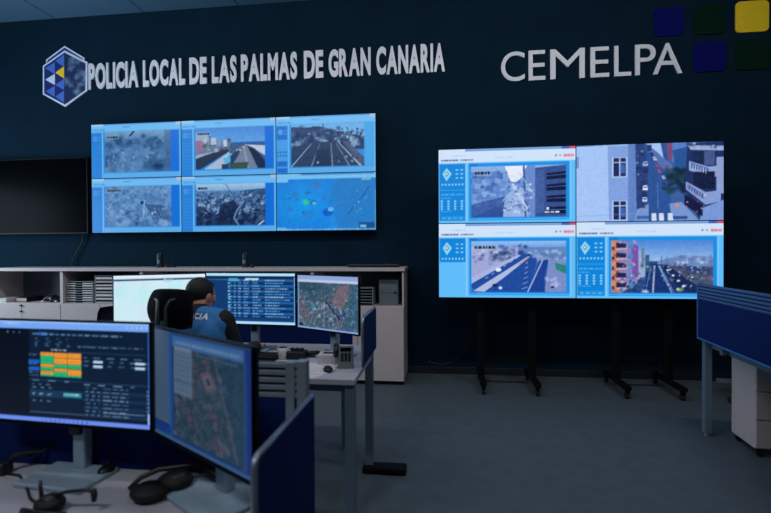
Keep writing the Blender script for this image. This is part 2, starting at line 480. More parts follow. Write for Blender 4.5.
def pic_l3():
    p = ui_left(Pic(128, 74), True); p.grad((104, 178, 240), (130, 190, 240), 0, .35)
    p.poly([(0, .05), (.2, .08), (.38, .05), (.52, .12), (.8, .25), (1, .32), (1, .62), (0, .62)], (30, 64, 112))
    city(p, 305, [(18, 40, 80), (48, 86, 136), (26, 54, 100), (84, 122, 170), (130, 164, 204)], 170, (40, 70, 116), .3, .018, .1, .5, 0, True)
    p.dots(30, 0, .08, .7, .45, .045, [(14, 34, 72), (40, 78, 128), (24, 52, 98), (70, 110, 160)], 11)
    p.dots(16, .6, .2, 1, .42, .025, [(170, 200, 226), (60, 100, 150)], 12)
    p.poly([(0, .55), (.3, .42), (.62, .42), (1, .8), (1, 1), (0, 1)], (36, 62, 100))
    for x0, x1, c, w in ((.28, 0.0, (160, 190, 220), .02), (.4, .28, (140, 172, 206), .012), (.55, .57, (150, 180, 212), .014),
                         (.62, .8, (150, 182, 214), .014), (.66, .95, (182, 202, 228), .024)):
        p.line((x0, .46), (x1, 1.0), w * .5, c, .9, w)
    p.poly([(.7, .42), (.78, .42), (1.05, .9), (.95, .98)], (84, 96, 128), .8)
    p.poly([(.36, .6), (.52, .6), (.55, 1), (.3, 1)], (22, 46, 84), .8)
    p.dots(16, .02, .72, .95, .98, .02, [(200, 216, 235), (16, 34, 70)], 13)
    p.line((.44, .0), (.46, .3), .01, (20, 40, 80)); p.noise(8, 5, 14); return p.out()
def pic_l4():
    p = ui_left(Pic(128, 74)); p.grad((96, 146, 200), (64, 114, 176), 0, 1)
    p.poly([(.3, .1), (.55, .3), (.62, 1), (.1, 1), (.1, .5)], (78, 132, 192), .7)
    city(p, 302, [(104, 152, 204), (66, 114, 174), (122, 166, 212), (52, 98, 158), (88, 136, 194)], 190, (110, 156, 206), .6, .026, 0, 1.0, 3, True)
    p.line((0, .5), (.45, .1), .015, (124, 170, 215)).line((.6, .35), (.58, .8), .015, (140, 182, 222)).line((.1, .3), (.45, .9), .01, (50, 96, 160))
    p.dots(22, 0, 0, .5, .5, .04, [(60, 108, 168), (104, 152, 204), (44, 88, 150)], 16)
    p.poly([(.6, .45), (.9, .5), (1, .9), (.7, .72)], (34, 72, 124), .7)
    p.dots(20, .1, .5, 1, 1, .022, [(176, 206, 236), (24, 58, 110), (150, 184, 220)], 17)
    for k in range(6): p.line((.75 + k * .05, .55), (.85 + k * .05, .95), .008, (110, 150, 192))
    p.ell(.56, .42, .025, .04, (14, 40, 90)); p.noise(12, 7, 18); tag_text(p, 19, .03, .24, .08); return p.out()
def pic_l5():
    p = ui_left(Pic(128, 74)); p.grad((168, 204, 235), (120, 170, 220), 0, .18)
    p.grad((92, 140, 192), (16, 40, 84), .16, .7).rect(0, .7, 1, 1, (16, 40, 80))
    p.poly([(.7, .16), (1, .12), (1, .6), (.6, .5)], (36, 68, 112), .8)
    city(p, 303, [(112, 156, 202), (34, 70, 120), (80, 124, 176), (22, 48, 92), (140, 176, 212)], 220, (60, 100, 150), .2, .022, .17, .65, 0, True)
    city(p, 304, [(14, 36, 78), (30, 60, 106), (60, 96, 144), (10, 28, 64)], 120, (40, 76, 124), .5, .03, .6, 1.0, 2, True)
    p.dots(60, 0, .18, 1, .6, .02, [(130, 170, 212), (40, 76, 126), (76, 118, 170), (20, 44, 86)], 21)
    p.poly([(.35, .5), (.55, .4), (.64, .55), (.54, .86), (.6, 1), (.3, 1)], (8, 26, 62), .75)
    p.pline([(.7, .42), (.6, .62), (.55, .82), (.62, 1)], .02, (112, 150, 190)).line((.6, .62), (1, .72), .012, (92, 130, 172))
    p.dots(26, 0, .55, 1, .95, .014, [(205, 220, 238), (70, 108, 156)], 22)
    p.line((.98, .9), (.9, 1), .02, (220, 228, 240)); p.noise(9, 5, 23); tag_text(p, 24, .03, .17, .07); return p.out()
def pic_l6():
    p = Pic(128, 74); p.rect(0, 0, 1, 1, (36, 128, 206))
    p.poly([(0, 0), (.62, 0), (.52, .5), (.6, 1), (0, 1)], (24, 134, 228))
    p.ell(.3, .52, .34, .42, (18, 158, 244), .8, .8).ell(.5, .7, .2, .3, (20, 140, 240), .7, .8)
    p.dots(16, .02, .1, .6, .95, .05, [(60, 118, 190), (30, 150, 240), (86, 112, 176)], 31)
    p.ell(.3, .5, .06, .09, (20, 200, 230), .9, .9).ell(.3, .5, .03, .045, (40, 214, 130), 1, .5)
    p.ell(.38, .51, .03, .045, (20, 100, 200)).ell(.385, .52, .022, .03, (80, 200, 220)).ell(.52, .68, .05, .07, (12, 96, 205)).ell(.55, .63, .03, .04, (90, 190, 245))
    p.pline([(.72, .72), (.8, .55), (.88, .38), (.93, .25)], .012, (22, 96, 172))
    p.dots(10, .72, .3, .92, .7, .012, [(140, 200, 240)], 33).dots(10, .1, .3, .4, .75, .02, [(20, 90, 180), (60, 120, 180)], 34)
    p.rect(.0, .0, 1, .1, (120, 198, 250)).rect(.25, 0, .98, .03, (60, 130, 205)).rect(0, .1, .12, .15, (130, 200, 245)).rect(.86, .1, .95, .14, (110, 180, 220))
    p.rect(.83, .86, .99, .97, (18, 70, 130), .8).rect(.84, .9, .9, .95, (120, 190, 225)).rect(0, .94, .1, .99, (120, 190, 230))
    p.dashes(.1, 1, .965, .02, (150, 205, 240), 35); p.rect(.985, .3, 1, 1, (90, 170, 220), .7); p.noise(6, 6, 36)
    return p.out()

def ui_right(p, short=False):
    p.view(0, 0, 1, 1)
    p.rect(0, 0, 1, 1, (96, 188, 250)).rect(0, 0, 1, .185, (206, 226, 250))
    p.rect(.2, 0, 1, .035, (120, 160, 215)).rect(.9, 0, .955, .035, (60, 96, 190)).rect(.955, 0, 1, .035, (205, 80, 110))
    p.dashes(.02, .15, .14, .022, (70, 90, 130), 41, .01, .03, .003).dashes(.165, .26, .14, .022, (70, 90, 130), 42, .008, .02, .003)
    p.dashes(.1, .2, .085, .014, (170, 195, 230), 43).dashes(.42, .55, .12, .016, (176, 200, 232), 44)
    p.dashes(.915, .99, .105, .035, (224, 90, 120), 45, .02, .03, .003).ell(.86, .12, .008, .014, (120, 140, 180)).ell(.89, .12, .006, .012, (160, 120, 160))
    yb = .52 if short else .965
    p.rect(.008, .2, .2, yb, (10, 132, 218)).rect(.205, .19, .212, .98, (160, 212, 250))
    c = (150, 210, 246)
    p.poly([(.03, .33), (.062, .25), (.1, .33), (.062, .43)], c).poly([(.048, .33), (.062, .295), (.08, .33), (.062, .37)], (20, 120, 190)).ell(.062, .33, .009, .018, (210, 226, 170))
    for r in range(3):
        for k in range(2): p.rect(.13 + k * .035, .27 + r * .055, .148 + k * .035, .288 + r * .055, c)
    for k in range(7): p.ell(.03 + k * .025, .475, .007, .016, c, .9)
    p.rect(.008, .545, .2, .555, (60, 160, 232)) if not short else None
    if not short:
        p.dashes(.02, .19, .60, .02, (90, 180, 240), 46).dashes(.02, .1, .65, .016, (90, 180, 240), 47)
        for k in range(4):
            for r in range(4): p.ell(.025 + k * .05, .70 + r * .035, .01 - .002 * (r % 2), .014, c, .9)
        p.dashes(.02, .1, .83, .016, (90, 180, 240), 48).rect(.02, .9, .195, .95, (30, 146, 226)).dashes(.03, .19, .92, .02, c, 49, .02, .03, .02, .7)
    p.rect(.228, .2, .955, .965, (24, 142, 226)).rect(.23, .2, .29, .235, (20, 120, 205)).rect(.23, .93, .29, .965, (20, 120, 205))
    p.rect(.958, .19, .968, .97, (130, 202, 250)).rect(.215, .94, .96, .95, (96, 188, 250))
    p.view(.245, .245, .93, .92)
    return p

def pic_r1():
    p = ui_right(Pic(196, 110)); p.grad((140, 178, 232), (100, 138, 206), 0, .5).grad((100, 138, 206), (48, 82, 156), .5, 1)
    p.poly([(.36, 0), (.66, 0), (.56, .2), (.48, .32), (.42, .3)], (232, 238, 252))
    p.poly([(0, .1), (.3, .1), (.44, .45), (.35, .75), (0, 1)], (96, 136, 206))
    p.dots(80, 0, .12, .4, .85, .03, [(104, 144, 210), (58, 92, 166), (132, 168, 224), (84, 122, 194)], 51)
    city(p, 306, [(112, 150, 214), (84, 122, 194), (140, 176, 228), (64, 98, 172)], 150, (80, 120, 190), .1, .02, .15, .8, 0)
    p.poly([(.36, 0), (.66, 0), (.56, .2), (.48, .32), (.42, .3)], (232, 238, 252), .92)
    p.poly([(0, .75), (.35, .6), (.38, 1), (0, 1)], (44, 74, 148), .7)
    p.poly([(.36, .62), (.46, .42), (.54, .5), (.62, 1), (.34, 1)], (150, 178, 226))
    p.dots(30, .34, .62, .6, .95, .016, [(30, 44, 96), (236, 242, 252), (90, 116, 180)], 52)
    p.poly([(.66, .05), (1, 0), (1, 1), (.62, 1)], (52, 78, 142))
    for k in range(4): p.poly([(.8, .16 + k * .22), (1, .12 + k * .23), (1, .26 + k * .23), (.8, .28 + k * .22)], (10, 20, 58)); p.line((.8, .21 + k * .22), (1, .18 + k * .23), .012, (80, 110, 176))
    p.poly([(.56, .1), (.6, 0), (.68, 0), (.68, 1), (.62, 1), (.6, .5)], (104, 138, 204)).poly([(.68, .1), (.78, .08), (.78, .9), (.68, .95)], (64, 92, 156))
    p.line((.56, .0), (.58, 1), .02, (58, 88, 156)).line((.5, .1), (.68, .6), .008, (170, 196, 236))
    p.dots(40, .4, .3, .66, .95, .02, [(190, 212, 244), (60, 90, 160), (120, 152, 212), (226, 236, 252)], 307)
    p.line((.44, .35), (.6, .85), .015, (210, 224, 246)).dots(20, .44, .4, .66, .9, .03, [(180, 204, 240), (72, 104, 172), (200, 216, 246)], 53)
    p.noise(8, 6, 54); tag_text(p, 55, .04, .2, .1)
    p.rect(.8, .82, .825, .87, (230, 236, 250)).dashes(.78, .93, .9, .03, (230, 236, 250), 56, .03, .05, .01); return p.out()
def pic_r2():
    p = Pic(196, 110); p.rect(0, 0, 1, 1, (60, 96, 160))
    p.poly([(.48, 0), (.62, 0), (.66, 1), (.4, 1)], (44, 82, 150))
    p.poly([(0, .02), (.4, 0), (.42, 1), (0, 1)], (164, 196, 246)).poly([(.22, .02), (.36, .02), (.36, .98), (.23, .98)], (128, 160, 222)).poly([(.36, 0), (.41, 0), (.42, 1), (.36, 1)], (96, 130, 196))
    for y0 in (.18, .74):
        p.rect(.25, y0 - .01, .355, y0 + .25, (176, 200, 240)).rect(.26, y0, .345, y0 + .235, (24, 40, 92))
        p.rect(.30, y0, .308, y0 + .235, (190, 208, 240)).rect(.26, y0 + .05, .345, y0 + .062, (190, 208, 240)).rect(.31, y0 + .08, .34, y0 + .2, (60, 100, 176))
    p.line((.0, .93), (.4, .9), .006, (120, 160, 220)).rect(.0, .15, .02, .3, (110, 150, 216))
    p.poly([(.41, 0), (.47, 0), (.5, .3), (.46, .9), (.42, 1)], (40, 64, 122)); p.dots(18, .42, .05, .48, .6, .012, [(150, 180, 226), (20, 32, 80)], 61)
    p.poly([(.42, .85), (.5, .78), (.5, 1), (.4, 1)], (120, 150, 204)).rect(.42, .93, .5, .97, (52, 100, 176))
    for i, (x, y, c) in enumerate(((.475, .66, (26, 40, 86)), (.478, .57, (225, 232, 246)), (.48, .5, (36, 54, 104)), (.475, .72, (200, 214, 238)), (.46, .8, (60, 60, 110)), (.48, .35, (24, 40, 84)), (.48, .26, (150, 176, 220)))):
        p.poly([(x - .014, y - .03), (x + .012, y - .03), (x + .017, y + .03), (x - .019, y + .03)], c); p.poly([(x - .009, y - .016), (x + .009, y - .016), (x + .011, y), (x - .012, y)], (40, 62, 112))
    p.poly([(.52, .03), (.66, .3), (.62, .4), (.5, .1)], (96, 124, 190), .7)
    for x, y, c in ((.52, .14, (30, 40, 90)), (.54, .2, (200, 206, 230)), (.555, .28, (170, 66, 104)), (.57, .36, (190, 76, 110)), (.6, .44, (210, 222, 240)), (.6, .52, (34, 60, 120)), (.62, .3, (150, 80, 130)), (.6, .58, (24, 44, 96))): p.poly([(x - .012, y - .022), (x + .008, y - .018), (x + .018, y + .022), (x - .004, y + .022)], c); p.line((x - .004, y - .004), (x + .01, y), .008, (40, 60, 110))
    p.poly([(.48, 0), (.58, 0), (.6, .2), (.56, .12)], (166, 196, 240)).rect(.49, .02, .52, .1, (40, 60, 110)).poly([(.62, .0), (.68, 0), (.67, .25), (.63, .2)], (120, 74, 120)).rect(.66, 0, .75, .25, (84, 126, 200))
    p.poly([(.66, .1), (.78, .05), (.8, .5), (.7, .6)], (40, 84, 150))
    p.dots(60, .62, .34, .78, .62, .035, [(16, 40, 62), (26, 60, 74), (12, 30, 58), (36, 70, 84)], 62)
    p.poly([(.76, .02), (1, .0), (1, 1), (.84, 1), (.74, .6)], (30, 48, 100))
    p.poly([(.76, .04), (1, .06), (1, .12), (.78, .1)], (150, 170, 214)).dots(16, .77, .02, .97, .09, .012, [(60, 80, 130), (200, 206, 230)], 63)
    p.rect(.8, .13, .95, .3, (26, 40, 80)).rect(.87, .12, .94, .3, (70, 88, 140))
    p.poly([(.77, .24), (.9, .32), (1, .3), (1, .42), (.92, .46), (.77, .36)], (140, 164, 214)); p.poly([(.78, .26), (.9, .34), (.9, .4), (.78, .33)], (70, 96, 160))
    p.rect(.8, .38, .94, .6, (22, 30, 62)).rect(.95, .2, 1, .66, (140, 160, 208))
    p.poly([(.75, .5), (.88, .64), (.98, .62), (.98, .76), (.88, .8), (.75, .6)], (134, 158, 212)); p.poly([(.76, .53), (.87, .67), (.87, .73), (.76, .59)], (60, 84, 150))
    for k in range(7): p.line((.78 + k * .017, .27 + k * .011), (.78 + k * .017, .34 + k * .011), .004, (190, 206, 236)); p.line((.765 + k * .017, .54 + k * .02), (.765 + k * .017, .6 + k * .02), .004, (190, 206, 236))
    p.poly([(.86, .84), (1, .74), (1, 1), (.84, 1)], (120, 152, 214)).poly([(.74, .66), (.86, .8), (.86, .95), (.74, .8)], (22, 26, 66)); p.dots(8, .74, .66, .88, .9, .012, [(190, 90, 110), (200, 210, 235)], 64)
    p.poly([(.64, .78), (.72, .76), (.84, 1), (.66, 1)], (120, 150, 206)); p.rect(.66, .94, .76, .98, (40, 80, 150)).ell(.69, .8, .012, .025, (220, 140, 120))
    for x in (.52, .57, .63): p.poly([(x, .9), (x + .03, .9), (x + .035, 1), (x, 1)], (206, 220, 244))
    p.line((.56, .5), (.565, .85), .005, (90, 126, 190)); p.noise(6, 6, 65); return p.out()
def pic_r3():
    p = ui_right(Pic(196, 110), True); p.grad((150, 190, 240), (96, 150, 220), 0, .16).grad((92, 130, 190), (130, 150, 206), .12, .4).rect(0, .4, 1, 1, (70, 100, 170))
    p.poly([(0, .1), (.5, .12), (.5, .3), (0, .75)], (160, 166, 214))
    p.dots(44, 0, .1, .5, .5, .035, [(206, 206, 236), (66, 92, 150), (120, 140, 196), (180, 170, 214)], 71)
    p.dots(24, .2, .2, .42, .38, .03, [(40, 70, 110), (54, 92, 120), (96, 104, 160)], 72)
    p.dots(12, .32, .08, .58, .24, .035, [(30, 64, 130), (44, 84, 160)], 73)
    p.dots(30, .58, .2, 1, .36, .03, [(190, 204, 236), (92, 136, 180), (70, 120, 170)], 74)
    road = (30, 74, 156)
    p.poly([(0, .78), (.5, .25), (.62, .24), (.7, .36), (.62, 1), (.1, 1), (0, .92)], road)
    p.poly([(0, .72), (.5, .26), (.53, .28), (0, .84)], (170, 180, 224)).poly([(.02, .98), (.5, .42), (.6, .3), (.63, .3), (.36, .7), (.14, 1)], (176, 186, 226)).poly([(.5, .46), (.6, .3), (.62, .3), (.52, .46)], (186, 150, 150))
    p.poly([(.72, .38), (.82, .36), (.78, .7), (.78, 1), (.6, 1)], (26, 64, 146)).line((.76, .36), (.6, 1), .016, (150, 176, 228)).line((.83, .34), (.79, .98), .014, (130, 160, 214))
    for k in range(6): p.line((.6 - .0 * k, .4 + k * .1), (.585 - .01 * k, .44 + k * .1), .008, (180, 200, 240)); p.line((.15 + k * .065, .74 - k * .08), (.18 + k * .065, .70 - k * .08), .008, (180, 200, 240))
    p.poly([(.83, .35), (1, .4), (1, 1), (.79, 1)], (120, 140, 200)).poly([(.88, .42), (1, .48), (1, .64), (.9, .56)], (40, 130, 120)).dots(16, .8, .72, 1, .95, .03, [(206, 206, 240), (150, 160, 214), (180, 190, 230)], 75)
    p.ell(.29, .56, .03, .04, (226, 236, 250)).ell(.25, .87, .025, .03, (16, 30, 76)).ell(.86, .9, .02, .02, (20, 30, 80)).ell(.31, .92, .02, .03, (200, 214, 240)).dots(8, .62, .16, .76, .36, .012, [(20, 40, 90), (190, 210, 240)], 76)
    p.noise(7, 5, 77); tag_text(p, 78, .03, .26, .09); return p.out()
def pic_r4():
    p = ui_right(Pic(196, 110)); p.grad((76, 132, 214), (150, 190, 236), 0, .42).rect(0, .4, 1, 1, (40, 66, 120))
    p.poly([(.46, .4), (.7, .28), (1, .32), (1, .5), (.46, .5)], (104, 136, 190)); p.dots(40, .55, .3, 1, .46, .03, [(190, 208, 236), (84, 110, 170), (130, 156, 206)], 81)
    p.poly([(.36, .46), (.52, .46), (.7, 1), (.3, 1)], (22, 50, 110))
    p.line((.43, .48), (.415, 1), .018, (176, 180, 210), .9).line((.47, .48), (.6, 1), .01, (150, 178, 226)).line((.48, .48), (.62, 1), .01, (112, 140, 200)).line((.395, .5), (.34, 1), .008, (110, 146, 210))
    p.poly([(.52, .44), (1, .72), (1, 1), (.75, 1)], (70, 84, 116)); p.dots(70, .58, .46, 1, .78, .03, [(72, 76, 104), (110, 100, 120), (50, 62, 96), (130, 110, 130)], 82)
    p.poly([(.5, .46), (.56, .48), (.95, 1), (.7, 1)], (24, 40, 88)); p.dots(46, .5, .48, .9, .92, .014, [(206, 220, 244), (16, 26, 64), (120, 146, 200)], 83)
    for k in range(9): p.ell(.535 + k * .026, .52 + k * .05, .012 + k * .001, .02, (200, 216, 244) if k % 2 else (20, 32, 70))
    p.poly([(0, 0), (.1, .0), (.12, 1), (0, 1)], (176, 120, 112)); p.poly([(.08, 0), (.26, .06), (.26, .82), (.1, 1)], (130, 130, 190)); p.poly([(.2, .07), (.27, .1), (.27, .7), (.21, .74)], (120, 80, 170))
    for k in range(5):
        y = .02 + k * .19
        p.rect(.0, y, .045, y + .09, (214, 140, 96)).poly([(.05, y + .02), (.15, y + .04), (.15, y + .12), (.05, y + .12)], (30, 38, 84)).poly([(.05, y + .13), (.16, y + .12), (.16, y + .15), (.05, y + .17)], (206, 160, 176)).poly([(.17, y + .05), (.22, y + .06), (.22, y + .13), (.17, y + .14)], (60, 140, 200)).rect(.01, y + .1, .03, y + .16, (30, 30, 70))
    p.dots(24, .0, .0, .26, .95, .016, [(220, 180, 190), (40, 40, 90), (230, 150, 90)], 84)
    p.poly([(.27, .2), (.34, .2), (.34, .7), (.27, .72)], (150, 170, 206)); p.rect(.3, .14, .33, .5, (96, 130, 170)).rect(.34, .28, .38, .6, (50, 84, 130)).dots(20, .27, .3, .42, .75, .02, [(40, 70, 110), (190, 204, 228), (66, 104, 130)], 85)
    p.dots(34, .1, .72, .4, 1, .022, [(190, 206, 238), (26, 50, 110), (60, 104, 176), (20, 30, 70)], 86)
    p.ell(.68, .94, .05, .05, (150, 170, 120), .8, .6).ell(.66, .93, .02, .03, (220, 224, 170), .9, .6).line((.5, .3), (.5, .5), .006, (60, 90, 130)).line((.43, .36), (.47, .36), .03, (170, 190, 220))
    p.noise(7, 5, 87); return p.out()

def pic_dash():
    p = Pic(210, 118); p.rect(0, 0, 1, 1, (8, 20, 40))
    p.view(.02, -.045, 1.03, .965)
    p.rect(.2, .1, 1, .95, (9, 28, 52)).rect(.0, .1, .2, .95, (6, 14, 30)).dashes(.05, .14, .1, .014, (150, 120, 150), 103, .01, .03, .01).ell(.15, .105, .008, .012, (226, 80, 70))
    p.dashes(.05, .16, .155, .012, (90, 130, 180), 104, .006, .012, .03)
    p.rect(.22, .155, .37, .18, (20, 50, 94)).rect(.265, .15, .32, .185, (24, 84, 170)).dashes(.225, .8, .165, .014, (96, 140, 180), 105, .015, .05, .012)
    for y in (.21, .24, .26, .28): p.dashes(.24, .46 if y != .28 else .78, y, .011, (100, 140, 178), int(y * 1000), .012, .03, .05, .7)
    p.dashes(.52, .93, .275, .012, (96, 136, 170), 107, .01, .05, .012, .7)
    p.rect(.46, .335, .99, .345, (30, 62, 96)).dashes(.35, .45, .315, .014, (200, 214, 230), 108)
    org, grn = (240, 150, 52), (22, 182, 118)
    cols = [[org, grn, grn, org, grn, org], [org, org, org, grn, org, grn], [org, org, org, grn, org, grn]]
    lens = [[(0, .18), (.18, .5), (.5, .52), (.52, .64), (.64, .78), (.78, 1)]] * 3
    rows = [(0, .13, (0, 0, 0)), (.14, .42, (1, 0, 0)), (.47, .6, (0, 1, 1)), (.62, .77, (1, 0, 0)), (.78, .9, (0, 1, 0)), (.9, 1, (1, 1, 1))]
    x0, x1, y0, y1 = .275, .545, .35, .585
    p.rect(x0, y0, x1, y1, (60, 60, 50))
    spec = [[(0, .13, 0), (.14, .46, 1), (.48, .6, 0), (.62, .76, 1), (.78, .9, 0), (.9, 1, 1)],
            [(0, .2, 0), (.22, .46, 0), (.48, .64, 1), (.66, .78, 0), (.8, 1, 1)],
            [(0, .2, 0), (.22, .46, 0), (.48, .64, 1), (.68, .9, 0), (.91, 1, 1)]]
    for i, colm in enumerate(spec):
        a = x0 + (x1 - x0) * i / 3 + .002; b = x0 + (x1 - x0) * (i + 1) / 3 - .002
        for (u, v, g) in colm:
            p.rect(a, y0 + (y1 - y0) * u, b, y0 + (y1 - y0) * v, grn if g else org)
            p.dashes(a + .01, b - .01, y0 + (y1 - y0) * (u + v) / 2, .007, (90, 70, 40), int(u * 99) + i, .01, .03, .01, .6)
    for y in (.425, .495): p.rect(.195, y, .27, y + .035, (26, 90, 190))
    for y in (.37, .46, .54, .57): p.dashes(.2, .26, y, .014, (120, 150, 190), int(y * 1000), .01, .03, .01, .7)
    for y in (.38, .415, .455):
        p.dashes(.56, .98, y, .012, (110, 150, 190), int(y * 999), .02, .05, .04, .7)
    for x in (.62, .88):
        p.rect(x, .41, x + .06, .432, (190, 222, 246)).rect(x, .455, x + .06, .477, (180, 216, 246))
    p.rect(.2, .615, .55, .625, (22, 56, 90)).rect(.555, .625, .99, .632, (40, 80, 120)).dashes(.22, .5, .62, .012, (130, 160, 190), 111, .02, .05, .06, .8)
    p.dashes(.56, .9, .64, .012, (140, 170, 200), 112, .02, .06, .05, .8)
    p.rect(.2, .72, .55, .79, (18, 52, 84)).rect(.425, .735, .54, .775, (56, 138, 160)).dashes(.43, .53, .745, .012, (170, 216, 226), 113)
    for y in (.66, .69, .75, .76, .82): p.dashes(.22, .36, y, .012, (130, 165, 195), int(y * 777), .012, .03, .03, .8)
    for k in range(8):
        y = .67 + k * .037
        if k % 2: p.rect(.555, y - .008, .99, y + .028, (14, 44, 76))
        p.dashes(.57, .66, y, .01, (140, 170, 200), 120 + k, .012, .03, .02, .8); p.dashes(.68, .84, y, .01, (140, 175, 205), 140 + k, .02, .06, .012, .8)
        p.rect(.95, y, .975, y + .014, (150, 176, 200), .7)
    p.rect(.68, .9, .94, .91, (120, 156, 190), .7).rect(.2, .935, .56, .945, (110, 136, 160), .5)
    p.view(0, 0, 1, 1)
    p.rect(0, 0, 1, .075, (116, 164, 240)).rect(0, .0, 1, .02, (150, 188, 250)).rect(.0, .075, 1, .085, (20, 40, 78))
    p.dashes(.05, .16, .022, .018, (170, 200, 250), 101).dashes(.86, .99, .03, .02, (190, 212, 250), 102, .008, .012, .02)
    p.rect(0, .955, 1, 1, (104, 140, 236)); p.dashes(.3, .62, .97, .02, (50, 80, 180), 160, .008, .012, .02)
    p.rect(.99, .08, 1, .96, (60, 110, 205)).rect(.985, .85, 1, .955, (150, 186, 245))
    return p.out()

def pic_desk_map():
    p = Pic(150, 92); p.rect(0, 0, 1, 1, (22, 58, 112))
    p.rect(0, 0, .24, .86, (70, 92, 122)).grad((84, 106, 138), (60, 86, 120), 0, .01)
    p.rect(0, 0, .24, .86, (70, 96, 128)).rect(.225, 0, .255, .97, (30, 84, 170)).rect(.0, .88, .24, .95, (20, 60, 140))
    p.rect(.26, .03, .94, .13, (58, 106, 170)).rect(.28, .06, .92, .11, (74, 118, 176)).dashes(.3, .9, .08, .02, (120, 158, 206), 171)
    p.rect(.955, .02, 1, 1, (18, 50, 136)).rect(.92, .12, .955, .95, (34, 76, 136))
    p.view(.27, .13, .935, .93)
    p.rect(0, 0, 1, 1, (38, 66, 88)); city(p, 5, [(72, 74, 90), (54, 80, 104), (84, 98, 116), (30, 58, 80), (84, 78, 90), (46, 74, 94)], 230, (34, 54, 74), .45, .024)
    p.poly([(.7, 0), (1, 0), (1, 1), (.94, 1)], (30, 66, 92), .8); p.line((.62, .0), (.92, 1), .02, (70, 92, 112)).noise(18, 3, 6)
    p.poly([(.42, .22), (.56, .17), (.66, .33), (.52, .4)], (100, 86, 98)).poly([(.47, .25), (.55, .22), (.6, .32), (.53, .35)], (96, 112, 130)).poly([(.5, .26), (.545, .245), (.58, .31), (.535, .33)], (40, 58, 78))
    p.view(0, 0, 1, 1)
    p.rect(.28, .12, .47, .55, (92, 118, 146)).rect(.29, .13, .46, .15, (120, 146, 176))
    for k in range(8): p.dashes(.3, .45, .2 + k * .042, .012, (66, 92, 124), 180 + k, .02, .06, .01)
    p.rect(.28, .425, .47, .432, (40, 66, 100)).rect(.5, .155, .9, .17, (92, 122, 156)); p.dashes(.5, .9, .16, .02, (34, 60, 92), 190, .02, .04, .01)
    p.rect(.0, .965, 1, 1, (56, 98, 150))
    return p.out()
def pic_white_map():
    p = Pic(110, 62); p.rect(0, 0, 1, 1, (202, 234, 244))
    p.dots(26, 0, .12, 1, 1, .12, [(190, 238, 240), (214, 234, 248), (206, 226, 246), (180, 236, 236)], 201)
    rs = random.Random(3)
    for k in range(16): p.line((rs.random(), .12), (rs.random(), 1), .006, (222, 238, 250), .6)
    p.rect(0, 0, 1, .075, (222, 240, 252)).rect(0, .075, 1, .115, (70, 100, 124)).rect(.52, .085, .62, .15, (170, 220, 240)); p.dashes(.02, .98, .088, .012, (30, 50, 76), 202, .02, .1, .02)
    return p.out()
def pic_table():
    p = Pic(130, 74); p.rect(0, 0, 1, 1, (12, 48, 98)).rect(0, 0, 1, .06, (176, 226, 252)).rect(0, .06, 1, .1, (12, 34, 62))
    p.rect(0, .1, .25, .93, (14, 56, 110)); p.dashes(.02, .25, .12, .02, (60, 120, 180), 211)
    rs = random.Random(9)
    for k in range(15):
        y = .12 + k * .054
        if k % 2 == 0: p.rect(.25, y, .98, y + .045, (34, 104, 176), .8)
        for (a, b) in ((.26, .3), (.32, .35), (.37, .41), (.43, .5), (.53, .65), (.67, .96)):
            p.dashes(a, a + (b - a) * rs.uniform(.5, 1), y + .012, .022, (130, 196, 236) if k % 3 else (190, 228, 250), 220 + k * 7 + int(a * 50), .01, .03, .005, .85)
    p.rect(.45, .1, .6, .13, (200, 232, 250)).rect(.26, .1, .37, .16, (70, 160, 214))
    for k in range(9): p.ell(.262, .2 + k * .075, .012, .014, (90, 190, 150) if k % 3 == 1 else (120, 210, 230))
    p.rect(.25, .87, 1, .915, (14, 60, 110)).rect(0, .94, 1, 1, (172, 220, 250)).rect(.985, .08, 1, .95, (90, 160, 220))
    return p.out()
def pic_aerial():
    p = Pic(110, 90); p.rect(0, 0, 1, 1, (70, 96, 116)); p.view(0, .1, 1, .96)
    city(p, 11, [(140, 154, 176), (92, 112, 140), (116, 104, 118), (52, 80, 104), (112, 130, 154), (80, 86, 104), (176, 192, 206)], 520, (60, 80, 108), .55, .012)
    p.ell(.2, .12, .3, .2, (24, 68, 92), .8, .6).ell(.3, .35, .25, .12, (32, 76, 98), .6, .7).ell(.5, .16, .1, .12, (40, 84, 104), .7, .6)
    p.poly([(.7, .1), (.86, .05), (.88, .3), (.72, .58), (.58, .42)], (124, 106, 118), .85)
    for k in range(5): p.line((.62 + k * .05, .42 - k * .06), (.72 + k * .035, .5 - k * .06), .006, (96, 92, 112), .8)
    p.poly([(.86, .1), (1, 0), (1, 1), (.8, 1)], (40, 96, 126), .5)
    p.ell(.28, .55, .05, .07, (54, 140, 166), .8, .6).poly([(.0, .45), (.14, .4), (.22, .9), (.05, .8)], (112, 94, 108), .45)
    p.poly([(.14, .74), (.22, .7), (.2, .86)], (130, 106, 114), .6)
    p.line((.48, .42), (.72, .78), .03, (26, 40, 70)).ell(.78, .68, .05, .06, (30, 66, 150), .8, .6)
    for k in range(7): p.line((.34 + k * .045, .48), (.2 + k * .085, 1), .008, (150, 168, 192), .55)
    p.noise(26, 3, 12); p.dots(60, 0, 0, 1, 1, .01, [(190, 214, 226), (30, 52, 72)], 13)
    p.view(0, 0, 1, 1)
    p.rect(0, 0, 1, .08, (150, 176, 236)).rect(0, .08, 1, .13, (200, 214, 240)).dashes(.2, 1, .14, .02, (50, 74, 100), 231, .02, .08, .03)
    p.rect(0, .13, .03, 1, (120, 150, 205)).rect(0, .965, 1, 1, (140, 176, 236)).rect(.03, .9, .1, .95, (20, 36, 70))
    return p.out()

